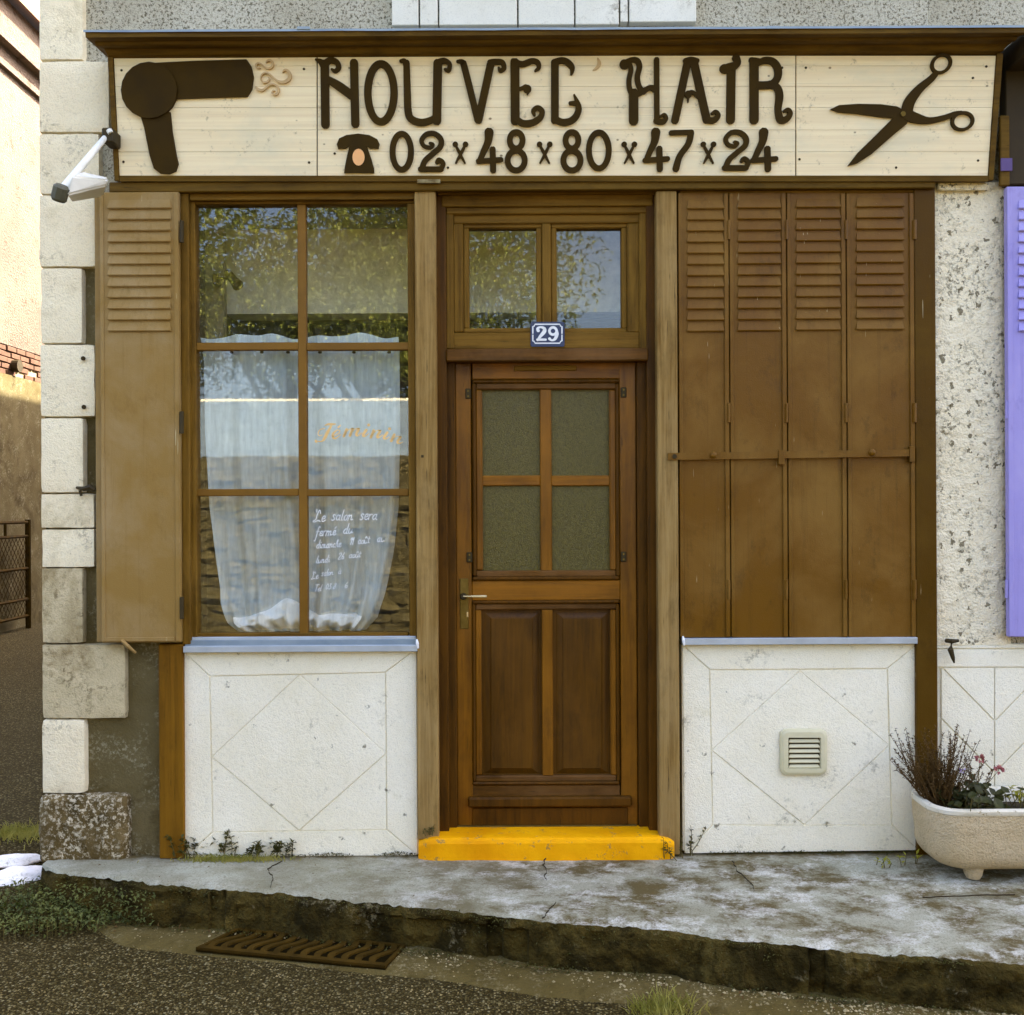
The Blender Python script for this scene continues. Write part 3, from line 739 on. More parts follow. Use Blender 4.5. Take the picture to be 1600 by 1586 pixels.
GL = {'a': (1.0, [[(.65, .8), (.35, 1), (.05, .5), (.3, 0), (.65, .35)], [(.7, 1), (.68, .2), (.9, .02)]]),
      'c': (.75, [[(.6, .8), (.3, 1), (.05, .5), (.3, 0), (.7, .25)]]), 'd': (1.0, [[(.65, .8), (.35, 1), (.05, .5), (.3, 0), (.65, .35)], [(.72, 2.1), (.68, .2), (.9, .02)]]),
      'e': (.75, [[(.05, .45), (.5, .6), (.5, 1), (.2, .95), (.08, .4), (.35, 0), (.75, .3)]]), 'f': (.75, [[(.6, 1.8), (.4, 2), (.25, 1.5), (.22, 0), (.1, -1), (-.1, -.8)], [(0, .95), (.55, 1.0)]]),
      'h': (.95, [[(.0, .2), (.4, 1.4), (.3, 2), (.15, 1), (.1, 0)], [(.12, .3), (.4, .95), (.6, .8), (.6, .1), (.95, .2)]]), 'i': (.5, [[(.1, .9), (.15, .2), (.5, .2)], [(.15, 1.45), (.18, 1.4)]]),
      'l': (.5, [[(.2, 2), (.12, 1), (.12, .1), (.4, .05)]]), 'm': (1.4, [[(.05, 0), (.1, 1)], [(.1, .5), (.35, 1), (.5, .7), (.5, 0)], [(.5, .5), (.8, 1), (.95, .7), (.95, .1), (1.35, .2)]]),
      'n': (1., [[(.05, 0), (.1, 1)], [(.1, .5), (.4, 1), (.6, .7), (.6, .1), (.95, .2)]]), 'o': (.85, [[(.45, 1), (.1, .7), (.15, .1), (.55, .1), (.65, .7), (.4, 1), (.6, .85), (.85, .9)]]),
      'r': (.7, [[(.08, 1), (.08, 0)], [(.08, .55), (.3, .98), (.55, .95)]]), 's': (.75, [[(.55, .9), (.3, 1.08), (.1, .8), (.4, .5), (.5, .2), (.2, -.02), (.0, .15)]]),
      't': (.6, [[(.25, 1.7), (.2, .2), (.55, .2)], [(-.1, 1.15), (.55, 1.2)]]), 'u': (.95, [[(.05, 1), (.1, .2), (.4, 0), (.65, .5), (.7, 1), (.68, .15), (.95, .2)]]),
      'L': (1.3, [[(.9, 1.5), (.6, 2.1), (.4, 1.3), (.35, .4), (.0, .1), (.3, -.1), (.8, .2), (1.2, .0)], [(.2, 1.7), (.1, 2.2)]]), 'T': (1.0, [[(0, 1.9), (1., 2.)], [(.5, 1.95), (.4, 0)]]),
      '1': (.5, [[(.0, 1.2), (.3, 1.8), (.25, 0)]]), '2': (.9, [[(.05, 1.4), (.35, 1.8), (.6, 1.3), (.05, .05), (.75, .1)]]), '6': (.85, [[(.55, 1.8), (.1, .8), (.2, .05), (.6, .2), (.5, .8), (.1, .5)]]),
      '0': (.85, [[(.35, 1.7), (.05, .9), (.3, 0), (.65, .8), (.4, 1.7)]]), '3': (.8, [[(.1, 1.6), (.5, 1.6), (.25, .95), (.6, .6), (.3, 0), (.0, .2)]]), '8': (.8, [[(.5, 1.5), (.15, 1.5), (.5, .6), (.2, 0), (.05, .5), (.55, 1.3), (.45, 1.6)]]), '.': (.4, [[(.1, .05), (.13, .0)]])}
ACC = {'é': ('e', [(.25, 1.4), (.5, 1.8)]), 'û': ('u', [(.1, 1.4), (.4, 1.8), (.65, 1.35)]), 'à': ('a', [(.2, 1.7), (.45, 1.4)])}
def note(text, x, y, h, slope, wd, dxs=1.0):
    bm = bmesh.new()
    for ch in text:
        if ch == ' ': x += h * .9 * dxs; y -= slope * h * .9; continue
        acc = None
        if ch in ACC: ch, acc = ACC[ch]
        wv, sts = GL[ch]
        for st in sts + ([acc] if acc else []):
            pts = [(x + (p[0] + .25 * p[1]) * h * dxs + random.uniform(-.25, .25), y - p[1] * h - slope * p[0] * h + random.uniform(-.25, .25)) for p in st]
            stroke(bm, pts, wd, glassfn, .0002, .0006, k=4)
        x += wv * h * dxs; y -= slope * wv * h
    put('handwritten_word', bm, M['ink'], win)
note('Le', 489, 815, 8.5, .0, 1.3, 1.1); note('salon', 518, 813, 8.4, .0, 1.3, .96); note('sera', 562, 812, 8.6, .0, 1.3, 1.0)
note('fermé', 493, 838, 7.6, .05, 1.2, .95); note('du', 536, 834, 7.6, .05, 1.2, 1.0)
note('dimanche', 494, 857, 6.2, .05, 1.1, .85); note('11', 546, 851, 6.2, .05, 1.1, 1.0); note('août', 559, 850, 6.2, .05, 1.1, .85); note('au', 589, 847, 6.5, .05, 1.1, .9)
note('lundi', 494, 880, 5.6, .06, .95, .95); note('26', 528, 874, 5.6, .06, .95, 1.0); note('août', 545, 872, 5.4, .06, .85, 1.0)
note('Le', 486, 905, 5.4, .08, .8, 1.0); note('salon', 502, 900, 5.0, .08, .75, .9); note('à', 528, 897, 5.0, .08, .7, 1.0)
note('Tel', 491, 924, 5.2, .05, .75, 1.0); note('03.8', 508, 921, 5.4, .05, .7, 1.1); note('6', 538, 919, 5.4, .05, .65, 1.1)

# ------------------------------------------------------------------ folded-back shutter on the left
def louvre(bm, px0, px1, py, Y, h=17.0, out=.011):
    x0, x1, z0, z1 = rect(px0, py - h, px1, py, Y)
    ww = .006
    a = [bm.verts.new(p) for p in ((x0 + ww, Y - .0005, z1 - .006), (x1 - ww, Y - .0005, z1 - .006), (x0, Y - out, z0 + .005), (x1, Y - out, z0 + .005), (x0 + .002, Y - out + .002, z0 + .001), (x1 - .002, Y - out + .002, z0 + .001), (x0, Y + .004, z0 + .004), (x1, Y + .004, z0 + .004))]
    for f in ((0, 2, 3, 1), (2, 4, 5, 3), (4, 6, 7, 5), (0, 6, 4, 2), (1, 3, 5, 7)): bm.faces.new([a[k] for k in f])
    return bm
ls = pbox('shutter', 157, 300, 281, 1004, -.058, -.034, M['shutl'], house, .003, label='sun-bleached brown louvred shutter folded back by the window')
for k in range(12): put('slat', louvre(bmesh.new(), 169, 268, 327 + 17.4 * k, -.058), M['shutl'], ls)
pbox('leaf', 149, 303, 279, 1003, -.03, -.006, M['shutl'], ls, .003)
pbox('edge_fold', 157.5, 302, 163, 1002, -.062, -.0575, M['shutl'], ls, .001)
pbox('edge_fold', 273, 302, 280, 1002, -.062, -.0575, M['shutl'], ls, .001)
pbox('edge_fold', 163.5, 996, 272.5, 1002, -.064, -.0575, M['shutl'], ls, .001)
for yy in (362, 660, 950):
    bm = tube(bmesh.new(), [P(284, yy - 17, -.062), P(284, yy + 17, -.062)], .009, 8); put('hinge', bm, M['iron'], ls)
bm = tube(bmesh.new(), [P(190, 1000, -.066), P(200, 1010, -.068), P(212, 1020, -.05)], [.008, .009, .006], 6); put('catch', bm, M['shutl'], ls)

# ------------------------------------------------------------------ closed folding shutters on the right
YS = -.012
edges = [(1061, 1073, 1131, 1140), (1141, 1152, 1220, 1230), (1231, 1243, 1313, 1323), (1324, 1337, 1412, 1430)]
for i, (a, b, c, d) in enumerate(edges):
    sh = pbox('shutter', a, 301, d, 996, YS, YS + .03, M['shut'], house, .002, label=('leftmost', 'second', 'third', 'rightmost')[i] + ' brown steel leaf of the closed shutters')
    for k in range(12): put('slat', louvre(bmesh.new(), b, c, 327.5 - i * 1.0 + 17.4 * k, YS), M['shut'], sh)
    pbox('edge_fold', a + .5, 302, a + 6, 995, YS - .007, YS - .0006, M['shut'], sh, .0015)
    pbox('edge_fold', d - 7, 302, d - .5, 995, YS - .009, YS - .0006, M['shut'], sh, .0015)
    for yy in (359, 645, 921):
        put('hinge', tube(bmesh.new(), [P(d - 1, yy - 15, YS - .011), P(d - 1, yy + 15, YS - .011)], .0065 if i < 3 else .009, 8), M['shut'], sh)
bar = put('shutter_bar', prism(bmesh.new(), [(1043, 708), (1428, 702), (1428, 713), (1043, 719)], onY(-.028), 0, .008, .0015), M['shut'], house)
for (a, b) in ((1115, 711), (1363, 707)):
    bm = bmesh.new(); bmesh.ops.create_uvsphere(bm, u_segments=12, v_segments=8, radius=.015, matrix=Matrix.Translation(P(a, b, -.04)) @ Matrix.Diagonal((1, .6, 1, 1))); put('knob', bm, M['shut'], bar, True)
for (a, b, c, d) in ((1217, 703, 1226, 726), (1422, 697, 1430, 722)): pbox('clasp', a, b, c, d, -.042, -.022, M['shut'], bar, .002)
put('bolt', tube(bmesh.new(), [P(1054, 713, -.034), P(1054, 713, -.042)], .010, 10), M['iron'], bar)

# ------------------------------------------------------------------ door and transom
put('threshold', (lambda b: prism(b, [(653, 1341), (1056, 1339), (1056, 1306), (653, 1308)], onY(-.05), 0, .0, 0))(bmesh.new()), M['yellow'], house).hide_render = False
o = bpy.data.objects['threshold']; bpy.data.objects.remove(o)
bm = bmesh.new()
zt = .088
xa, xb = P(653, 1330, -.06).x, P(1055, 1330, -.06).x
prof = [(-.062, -.02), (-.062, zt - .022), (-.057, zt - .010), (-.046, zt - .002), (-.03, zt), (.10, zt + .002), (.10, -.02)]
NS = 40; sect = []
for i in range(NS + 1):
    x = xa + (xb - xa) * i / NS
    e = min(i, NS - i); rr = (.024, .010, .003)[e] if e < 3 else 0
    sect.append([bm.verts.new((x, min(y + rr + .0025 * noise.noise(Vector((x * 7, z * 20, 0))), .10), z - (rr * .8 if z > 0 else 0) + .0015 * noise.noise(Vector((x * 9, y * 15, 4))))) for y, z in prof])
for a, b in zip(sect, sect[1:]):
    for j in range(len(prof) - 1): bm.faces.new((a[j], b[j], b[j + 1], a[j + 1]))
bm.faces.new(sect[0]); bm.faces.new(sect[-1][::-1])
bmesh.ops.recalc_face_normals(bm, faces=bm.faces[:])
put('doorstep', bm, M['yellow'], house, label='yellow painted doorstep')
pbox('threshold', 690, 1294, 1022, 1301, .085, .16, M['yellow'], house, .003)
# jambs and reveals
pbox('jamb', 683.5, 303, 699, 1302, .035, .24, M['jamb'], house, .003); pbox('jamb', 1012, 303, 1028, 1302, .035, .24, M['jamb'], house, .003)
pbox('jamb', 698.5, 303, 712, 1300, .082, .22, M['jamb'], house, .004); pbox('jamb', 996, 303, 1013, 1300, .082, .22, M['jamb'], house, .004)
tr = pbox('transom', 690, 303, 1020, 322, .03, .16, M['frame_h'], house, .004)
pbox('moulding', 697, 322, 1012, 334, .045, .16, M['frame_h'], tr, .005)
pbox('moulding', 697, 331, 709, 545, .05, .16, M['frame'], tr, .004); pbox('moulding', 999, 331, 1012, 545, .05, .16, M['frame'], tr, .004)
pbox('rail', 708.5, 334, 999.5, 349, .062, .14, M['frame_h'], tr, .004); pbox('rail', 708.5, 519, 999.5, 545, .062, .14, M['frame_h'], tr, .004)
pbox('stile', 708.5, 349, 724, 519, .062, .14, M['frame'], tr, .004); pbox('stile', 980, 349, 999.5, 519, .062, .14, M['frame'], tr, .004)
pbox('stile', 847, 349, 861, 519, .062, .14, M['frame'], tr, .004)
for (a, c) in ((724, 847), (861, 980)):
    for (q, r_, s_, t_, mm) in ((a - .3, 348.5, c + .3, 356.5, 'frame_h'), (a - .3, 512.5, c + .3, 520, 'frame_h'), (a - .3, 356, a + 9, 513, 'frame'), (c - 9, 356, c + .3, 513, 'frame')):
        pbox('bead', q, r_, s_, t_, .074 + (.001 if mm == 'frame' else 0), .13, M[mm], tr, .0045)
    x0, x1, z0, z1 = rect(a + 7, 355, c - 7, 514, .1)
    put('pane', box(bmesh.new(), x0, x1, .100, .104, z0, z1), M['glass'], tr)
pbox('drip_board', 697, 544, 1013, 564, .022, .10, M['doord'], tr, .005)
# leaf
YD = .105
door = pbox('door', 713, 566, 737.5, 1294, YD, YD + .045, M['door'], house, .003, label='varnished brown half-glazed front door')
dp = lambda nm, a, b, c, d, yf, m, bev=.003: pbox(nm, a, b, c, d, yf, YD + .045, M[m], door, bev)
dp('stile', 969, 566, 995, 1294, YD, 'door')
dp('rail', 737.7, 566, 968.8, 592, YD + .0005, 'door_h'); dp('rail', 737.7, 907, 968.8, 938, YD + .0005, 'door_h'); dp('rail', 737.7, 1227, 968.8, 1246, YD + .002, 'doord')
dp('draught_bar', 803, 571, 901, 579, YD - .010, 'frame_h', .003)
def bead(a, b, c, d, wd, yf, mt='doord', mm='door', bev=.006):
    dp('bead', a, b, c, b + wd, yf, mt, bev); dp('bead', a, d - wd, c, d, yf, mt, bev)
    dp('bead', a, b + wd + .2, a + wd, d - wd - .2, yf + .0007, mm, bev); dp('bead', c - wd, b + wd + .2, c, d - wd - .2, yf + .0007, mm, bev)
bead(738, 592.5, 968.5, 907, 6, YD - .010, 'jamb', 'jamb'); bead(743.5, 598, 963, 902, 10.5, YD - .002, 'doord', 'door')
dp('muntin', 844, 608, 862, 892, YD + .004, 'door', .004)
for (a, c) in ((753.5, 844.4), (861.6, 953)): dp('muntin', a, 743, c, 759, YD + .006, 'door_h', .004)
for (a, c) in ((752, 846), (860, 954)):
    for (b, d) in ((606, 745), (757, 894)):
        x0, x1, z0, z1 = rect(a, b, c, d, YD + .02)
        put('pane', box(bmesh.new(), x0, x1, YD + .02, YD + .026, z0, z1), M['obscure'], door)
bead(738, 938.5, 968.5, 1227, 5, YD - .010, 'jamb', 'jamb'); bead(742.5, 943, 964, 1222, 10, YD - .001, 'doord', 'door')
dp('muntin', 847, 953, 864, 1212, YD - .001, 'door', .003)
for (a, c) in ((752, 847), (864, 955)):
    x0, x1, z0, z1 = rect(a, 952, c, 1213, YD + .024)
    put('recess', box(bmesh.new(), x0, x1, YD + .024, YD + .04, z0, z1), M['panel'], door)
    bm = bmesh.new(); fn = onY(YD + .0235)
    q = [(a + 5, 957), (c - 5, 957), (c - 5, 1208), (a + 5, 1208)]; q2 = [(a + 14, 964), (c - 14, 964), (c - 14, 1201), (a + 14, 1201)]
    A_ = [bm.verts.new(fn(*p, 0)) for p in q]; B_ = [bm.verts.new(fn(*p, .010)) for p in q2]; C_ = [bm.verts.new(fn(p[0] + (2 if p[0] < (a + c) / 2 else -2), p[1] + (2 if p[1] < 1000 else -2), .015)) for p in q2]
    for u, w_ in ((A_, B_), (B_, C_)):
        for k in range(4): bm.faces.new((u[k], u[(k + 1) % 4], w_[(k + 1) % 4], w_[k]))
    bm.faces.new(C_); bmesh.ops.recalc_face_normals(bm, faces=bm.faces[:])
    put('raised_panel', bm, M['panel'], door)
dp('weather_bar', 731, 1246, 988, 1262, YD - .028, 'jamb', .008); dp('kickboard', 738, 1262.5, 981, 1291, YD - .006, 'jamb', .003)
pbox('metal_strip', 712, 1290.5, 995, 1295, YD - .018, YD + .03, M['brass'], door, .001)
for (a, b) in ((727, 607), (970, 605), (729, 863), (970, 862)):
    cl = pbox('clip', a, b, a + 9, b + 16, YD - .007, YD + .001, M['iron'], door, .003)
    for q in (4, 12): put('screw', tube(bmesh.new(), [P(a + 4.5, b + q, YD - .007), P(a + 4.5, b + q, YD - .0095)], .0045, 8), M['brass'], door)
pl = pbox('lock_plate', 718.5, 904, 732, 983, YD - .005, YD + .001, M['brass'], door, .003)
put('rose', tube(bmesh.new(), [P(724, 932, YD - .004), P(724, 932, YD - .03)], [.016, .012], 12), M['iron'], door)
put('handle', tube(bmesh.new(), [P(724, 932, YD - .036), P(735, 932, YD - .038), P(737, 932, YD - .038), P(745, 932, YD - .038), P(753, 932, YD - .037), P(760, 932, YD - .036), P(761, 932, YD - .036)], [.0035, .0035, .005, .005, .0066, .0055, .002], 10), M['handle'], door, True)
put('keyhole', box(bmesh.new(), P(724, 0, YD).x, P(727, 0, YD).x, YD - .0075, YD - .004, P(724, 964, YD).z, P(724, 956, YD).z, .001), M['handle'], door)
pbox('peg_hole', 658, 711, 662, 715, -.0312, -.029, M['iron'], house, 0)

# shutter stays, nails and iron bits on the wall
bm = bmesh.new(); tube(bm, [P(120, 762, -.008), P(131, 764, -.03), P(141, 761, -.034), P(148, 766, -.03)], [.006, .010, .014, .010], 8); tube(bm, [P(125, 766, -.02), P(127, 775, -.02)], .006, 6)
put('shutter_stay', bm, M['iron'], house)
for (a, b) in ((130, 560), (131, 636)): put('nail', tube(bmesh.new(), [P(a, b, .004), P(a, b, -.018)], [.007, .010], 8), M['iron'], house)

# ------------------------------------------------------------------ neighbouring house on the right
nb = thing('neighbouring_house', 'cream roughcast house with lilac shutters right of the shopfront', 'house', (3.5, .5, 0))
def nw(name, x0, x1, y0, y1, z0, z1, m, bev=0): return put(name, box(bmesh.new(), x0, x1, y0, y1, z0, z1, bev), m, nb)
zb = P(1530, 1008, 0).z; zt_ = P(1530, 283, 0).z; NX1 = 12.0  # unseen length and height of the row, sized to keep the pavement shaded
bm = bmesh.new(); gx, gz = 34, 170
px1 = P(1585, 700).x
vv = []
for j in range(gz + 1):
    r_ = []
    for i in range(gx + 1):
        x = HX1 + .001 + (px1 - HX1) * i / gx; z = zb + (zt_ - zb) * j / gz
        e = i / gx
        rnd = .03 * max(0, (e - .82) / .18) ** 2
        r_.append(bm.verts.new((x, .012 + rnd - .004 * noise.noise(Vector((x * 30, 0, z * 30))) - .003 * noise.noise(Vector((x * 75, 0, z * 75))), z)))
    vv.append(r_)
for j in range(gz):
    for i in range(gx): bm.faces.new((vv[j][i], vv[j][i + 1], vv[j + 1][i + 1], vv[j + 1][i]))
put('pier', bm, M['pier'], nb, True)
nw('wall', HX1 + .001, NX1, .045, .35, -.25, EAVE + .6, M['rough'])
nw('wall', HX1 + .001, NX1, .0315, .0449, zt_ + .05, EAVE + .6, M['rough'])
nw('wall', NX1 - .3, NX1, .35, 12, -.25, EAVE + .6, M['rough']); nw('wall', HX1 + .001, NX1, 12, 12.3, -.25, EAVE + .6, M['rough'])
bm = box(bmesh.new(), HX1, NX1 + .1, -.1, 12.4, EAVE + .6, EAVE + .9); put('roof', bm, M['tile'], nb)
# incised base render
base = nw('base_panel', HX1 + .002, 4.2, .016, .0445, -.2, zb, M['stucco'])
fn = onY(.0155)
bands = [[(1461, 1009), (1800, 1009), (1800, 1012), (1461, 1012)], [(1461, 1014), (1800, 1014), (1800, 1041), (1461, 1041)]]
for q in bands: put('band', prism(bmesh.new(), q, fn, 0, .010, .002), M['stucco'], base)
for c in (1553, 1721):
    t1 = [(c - 80, 1043), (c - .7, 1043), (c - .7, 1124)]; t2 = [(c + 80, 1043), (c + .7, 1124), (c + .7, 1043)]
    s1 = [(c - 83, 1043), (c - .7, 1127), (c - .7, 1205), (c - 83, 1121)]; s2 = [(c + 83, 1043), (c + 83, 1121), (c + .7, 1205), (c + .7, 1127)]
    u1 = [(c - 83, 1124), (c - .7, 1208), (c - .7, 1335), (c - 83, 1335)]; u2 = [(c + 83, 1124), (c + 83, 1335), (c + .7, 1335), (c + .7, 1208)]
    for q in (t1, t2, s1, s2, u1, u2): put('render_piece', prism(bmesh.new(), q, fn, 0, .007, .002), M['stucco'], base)
# lilac shutter
ps = pbox('shutter', 1575, 291, 1742, 995, -.05, -.02, M['purple'], nb, .003, label='lilac painted shutter')
pbox('edge_fold', 1575.5, 292, 1583, 994, -.055, -.0496, M['purple'], ps, .0015)
for k in range(12): put('slat', louvre(bmesh.new(), 1590, 1665, 327 + 17.4 * k, -.05), M['purple'], ps)
for yy in (640, 920): put('hinge', tube(bmesh.new(), [P(1573, yy - 14, -.045), P(1573, yy + 14, -.045)], .007, 8), M['purple'], ps)
# dark fascia of the neighbour
fx = P(1572, 200, -.03).x
nw('fascia', fx, 6, -.03, .031, P(1590, 288, -.03).z, P(1590, 84, -.03).z, M['dark_brown'], .004)
nw('cornice', P(1603, 60, -.2).x, 6, -.2, .03, P(1590, 84, -.2).z, P(1590, 44, -.2).z, M['dark_brown'], .006)
pbox('bracket', 1563, 180, 1578, 290, -.05, -.0305, M['cornice'], nb, .004)
M['dullpurple'] = oldpaint('faded_purple', (92, 74, 120), (104, 88, 126), (60, 46, 70), .1)
pbox('paint_patch', 1564, 247, 1582, 267, -.056, -.0505, M['dullpurple'], nb, .001)
bm = bmesh.new(); lumpy_box(bm, P(1461, 290).x, P(1545, 290).x, -.02, .012, P(1500, 300).z, P(1500, 285).z, .02, .005, .008, 3)
put('capping', bm, M['pier'], nb)
st_ = tube(bmesh.new(), [P(1478, 1001, -.0), P(1488, 1002, -.025), P(1498, 1001, -.025)], [.009, .010, .006], 8); tube(st_, [P(1487, 1004, -.026), P(1485, 1015, -.028), P(1489, 1028, -.028), P(1491, 1036, -.027)], [.006, .012, .009, .003], 8)
put('shutter_stay', st_, M['iron'], nb)

# ------------------------------------------------------------------ air vent
vent = thing('air_vent', 'cream plastic louvred air vent in the white panel under the shutters', 'vent', P(1255, 1211, -.01))
bm = bmesh.new()
def rrect(cx, cy, hw, hh, r, n=5):
    out = []
    for (sx, sy, a0) in ((1, 1, 0), (-1, 1, 90), (-1, -1, 180), (1, -1, 270)):
        for k in range(n): a = R(a0 + 90 * k / (n - 1)); out.append((cx + sx * (hw - r) + r * math.cos(a), cy + sy * (hh - r) + r * math.sin(a)))
    return out
fn = onY(-.001)
r0 = [bm.verts.new(fn(*p, 0)) for p in rrect(1255, 1174.5, 37, 36.5, 11)]; r1 = [bm.verts.new(fn(*p, .010)) for p in rrect(1255, 1174.5, 36, 35.5, 10.5)]; r2 = [bm.verts.new(fn(*p, .015)) for p in rrect(1255, 1174.5, 32, 31.5, 8)]
r3 = [bm.verts.new(fn(*p, .015)) for p in rrect(1256, 1176, 25.5, 24.5, 1.5)]; r4 = [bm.verts.new(fn(*p, .002)) for p in rrect(1256, 1176, 24.5, 23.5, 1)]
for a, b in ((r0, r1), (r1, r2), (r2, r3), (r3, r4)):
    for k in range(len(a)): bm.faces.new((a[k], a[(k + 1) % len(a)], b[(k + 1) % len(a)], b[k]))
bmesh.ops.recalc_face_normals(bm, faces=bm.faces[:]); put('frame', bm, M['cream'], vent)
put('back', prism(bmesh.new(), [(1231, 1152), (1281, 1152), (1281, 1200), (1231, 1200)], fn, 0, .0015), M['iron'], vent)
for k in range(6): put('slat', louvre(bmesh.new(), 1232, 1280.5, 1160.5 + 7.9 * k, -.004, 7.8, .008), M['cream'], vent)

# ------------------------------------------------------------------ shop sign
sign = thing('shop_sign', 'long cream boarded shop sign with brown lettering, hair dryer and scissors', 'sign', S(860, 275, 0))
seam = [(178, 494.5), (496.5, 1242.5), (1244.5, 1556)]
rows_ = [87, 103, 135.3, 168, 203, 237, 274.5]
for (a, b) in seam:
    for y0, y1 in zip(rows_, rows_[1:]):
        la = 9.0 * (y1 - 87) / 188 if a == 178 else 0; la0 = 9.0 * (y0 - 87) / 188 if a == 178 else 0
        rb = -13.0 * (y1 - 87) / 188 if b == 1556 else 0; rb0 = -13.0 * (y0 - 87) / 188 if b == 1556 else 0
        dy = lambda x: -(x - 860) * .0
        q = [(a + la0, y0 + .22), (b + rb0, y0 + .22), (b + rb, y1 - .22), (a + la, y1 - .22)]
        put('plank', prism(bmesh.new(), q, S, -.012, random.uniform(-.0006, .0006), 0), M['sign'], sign)
bm = bmesh.new(); prism(bm, [(172, 80), (1566, 80), (1551, 283), (183, 283)], S, -.03, -.0125); put('backing', bm, M['dark_brown'], sign)
put('frame_piece', prism(bmesh.new(), [(169, 86), (177, 86), (187, 283), (180, 283)], S, -.03, .008, .001), M['cornice'], sign)
put('frame_piece', prism(bmesh.new(), [(1557, 84), (1566, 84), (1551, 282), (1543.5, 282)], S, -.03, .008, .001), M['cornice'], sign)
put('frame_piece', prism(bmesh.new(), [(187.3, 275), (1543.2, 275), (1543, 284), (188, 284)], S, -.03, .010, .002), M['cornice'], sign)
# cornice with mitred ends
prof = [(88, -.13), (83, -.150), (80, -.156), (77, -.160), (73, -.166), (69, -.196), (66, -.206), (62, -.210), (58, -.236), (55, -.250), (46, -.252)]
xl, xr = S(175, 88).x, S(1560, 88).x
bm = bmesh.new(); Lr, Rr_ = [], []
for py, Y in prof:
    z = CAMZ + (793 - py) / F * (Y - CAMY); ov = (-.13 - Y) * .5
    Lr.append(bm.verts.new((xl - ov, Y, z))); Rr_.append(bm.verts.new((xr + ov, Y, z)))
zc = Lr[-1].co.z
for q, ov in ((Lr, -1), (Rr_, 1)):
    x = q[-1].co.x
    q.append(bm.verts.new((x, .031, zc))); q.append(bm.verts.new(((xl if ov < 0 else xr), .031, q[0].co.z)))
n_ = len(Lr)
for k in range(n_): bm.faces.new((Lr[k], Lr[(k + 1) % n_], Rr_[(k + 1) % n_], Rr_[k]))
bm.faces.new(Lr[::-1]); bm.faces.new(Rr_)
bmesh.ops.recalc_face_normals(bm, faces=bm.faces[:])
put('cornice', bm, M['cornice'], sign)
bm = bmesh.new()
NB = 60; top = []
for i in range(NB + 1):
    x = xl - .066 + (xr - xl + .132) * i / NB; wv = .0018 * noise.noise(Vector((x * 5, 0, 0)))
    top.append([bm.verts.new(p) for p in ((x, -.258, zc - .005 + wv), (x, -.258, zc + .004 + wv), (x, .03, zc + .02))])
for a, b in zip(top, top[1:]):
    for j in range(2): bm.faces.new((a[j], b[j], b[j + 1], a[j + 1]))
put('flashing', bm, M['zinc'], sign)
for (a, b) in ((474, 44), (1208, 43)):
    put('flashing_patch', box(bmesh.new(), P(a - 10, 0, -.26).x, P(a + 10, 0, -.26).x, -.262, -.2585, P(a, b + 2, -.26).z, P(a, b - 2.5, -.26).z, .001), M['zinc'], sign)

for (a, b) in ((190, 110), (193, 253), (475, 108), (483, 254), (523, 240), (700, 262), (1222, 106), (1259, 106), (1206, 249), (1249, 249), (1541, 104), (1520, 122), (1528, 251), (320, 100), (900, 266), (1400, 262)):
    bm = bmesh.new(); prism(bm, [(a + 2.0 * math.cos(k * .785), b + 2.0 * math.sin(k * .785)) for k in range(8)], S, -.002, .0022); put('nail', bm, M['iron'], sign)
# letters: every glyph its own piece
E1 = 0.0
ZA = lambda x, y: (480 + x * .2625, 70 + y * .2625)
ZB = lambda x, y: (880 + x * .2625, 70 + y * .2625)
cnt = [0]
def glyph(name, parts, Z, m='letter', t=.011, sc_=.2625):
    bm = bmesh.new()
    for i, p in enumerate(parts):
        o1 = t + .0005 * i
        if p[0] == 's': stroke(bm, [Z(*q) for q in p[1]], [v * sc_ for v in p[2]] if isinstance(p[2], list) else p[2] * sc_, S, 0, o1)
        elif p[0] == 'o':
            (cx, cy), rx, ry, wd = p[1:5]; an = p[5] if len(p) > 5 else 0
            pts = []
            for k in range(18):
                a = 2 * math.pi * k / 18; u, v_ = rx * math.cos(a), ry * math.sin(a)
                pts.append(Z(cx + u * math.cos(an) - v_ * math.sin(an), cy + u * math.sin(an) + v_ * math.cos(an)))
            stroke(bm, pts, wd * sc_, S, 0, o1, closed=True, k=3)
        elif p[0] == 'd':
            (cx, cy), rx, ry = p[1:4]
            prism(bm, [Z(cx + rx * math.cos(2 * math.pi * k / 20), cy + ry * math.sin(2 * math.pi * k / 20)) for k in range(20)], S, 0, o1)
        elif p[0] == 'p': prism(bm, [Z(*q) for q in p[1]], S, 0, o1)
    return put(name, bm, M[m], sign)
s, oo, dd, pp_ = 's', 'o', 'd', 'p'
glyph('letter', [(s, [(106, 115), (110, 478)], 50), (s, [(55, 92), (82, 104), (100, 128)], [14, 34, 44]), (s, [(106, 118), (140, 95), (178, 108), (188, 140), (168, 160), (150, 150)], [40, 38, 34, 30, 24, 16]), (s, [(125, 208), (190, 248), (268, 305)], [40, 52, 52]), (s, [(280, 110), (288, 474)], 48)], ZA)
glyph('letter', [(oo, (440, 288), 78, 172, 44)], ZA)
glyph('letter', [(s, [(560, 100), (580, 100), (592, 130)], [22, 30, 36]), (s, [(592, 110), (597, 300), (602, 400), (622, 445), (680, 465), (740, 450), (776, 420)], [38, 42, 44, 44, 44, 40, 30]), (s, [(778, 112), (772, 455)], 52), (s, [(780, 108), (815, 98), (848, 118), (842, 155), (822, 150)], [36, 34, 28, 26, 18])], ZA)
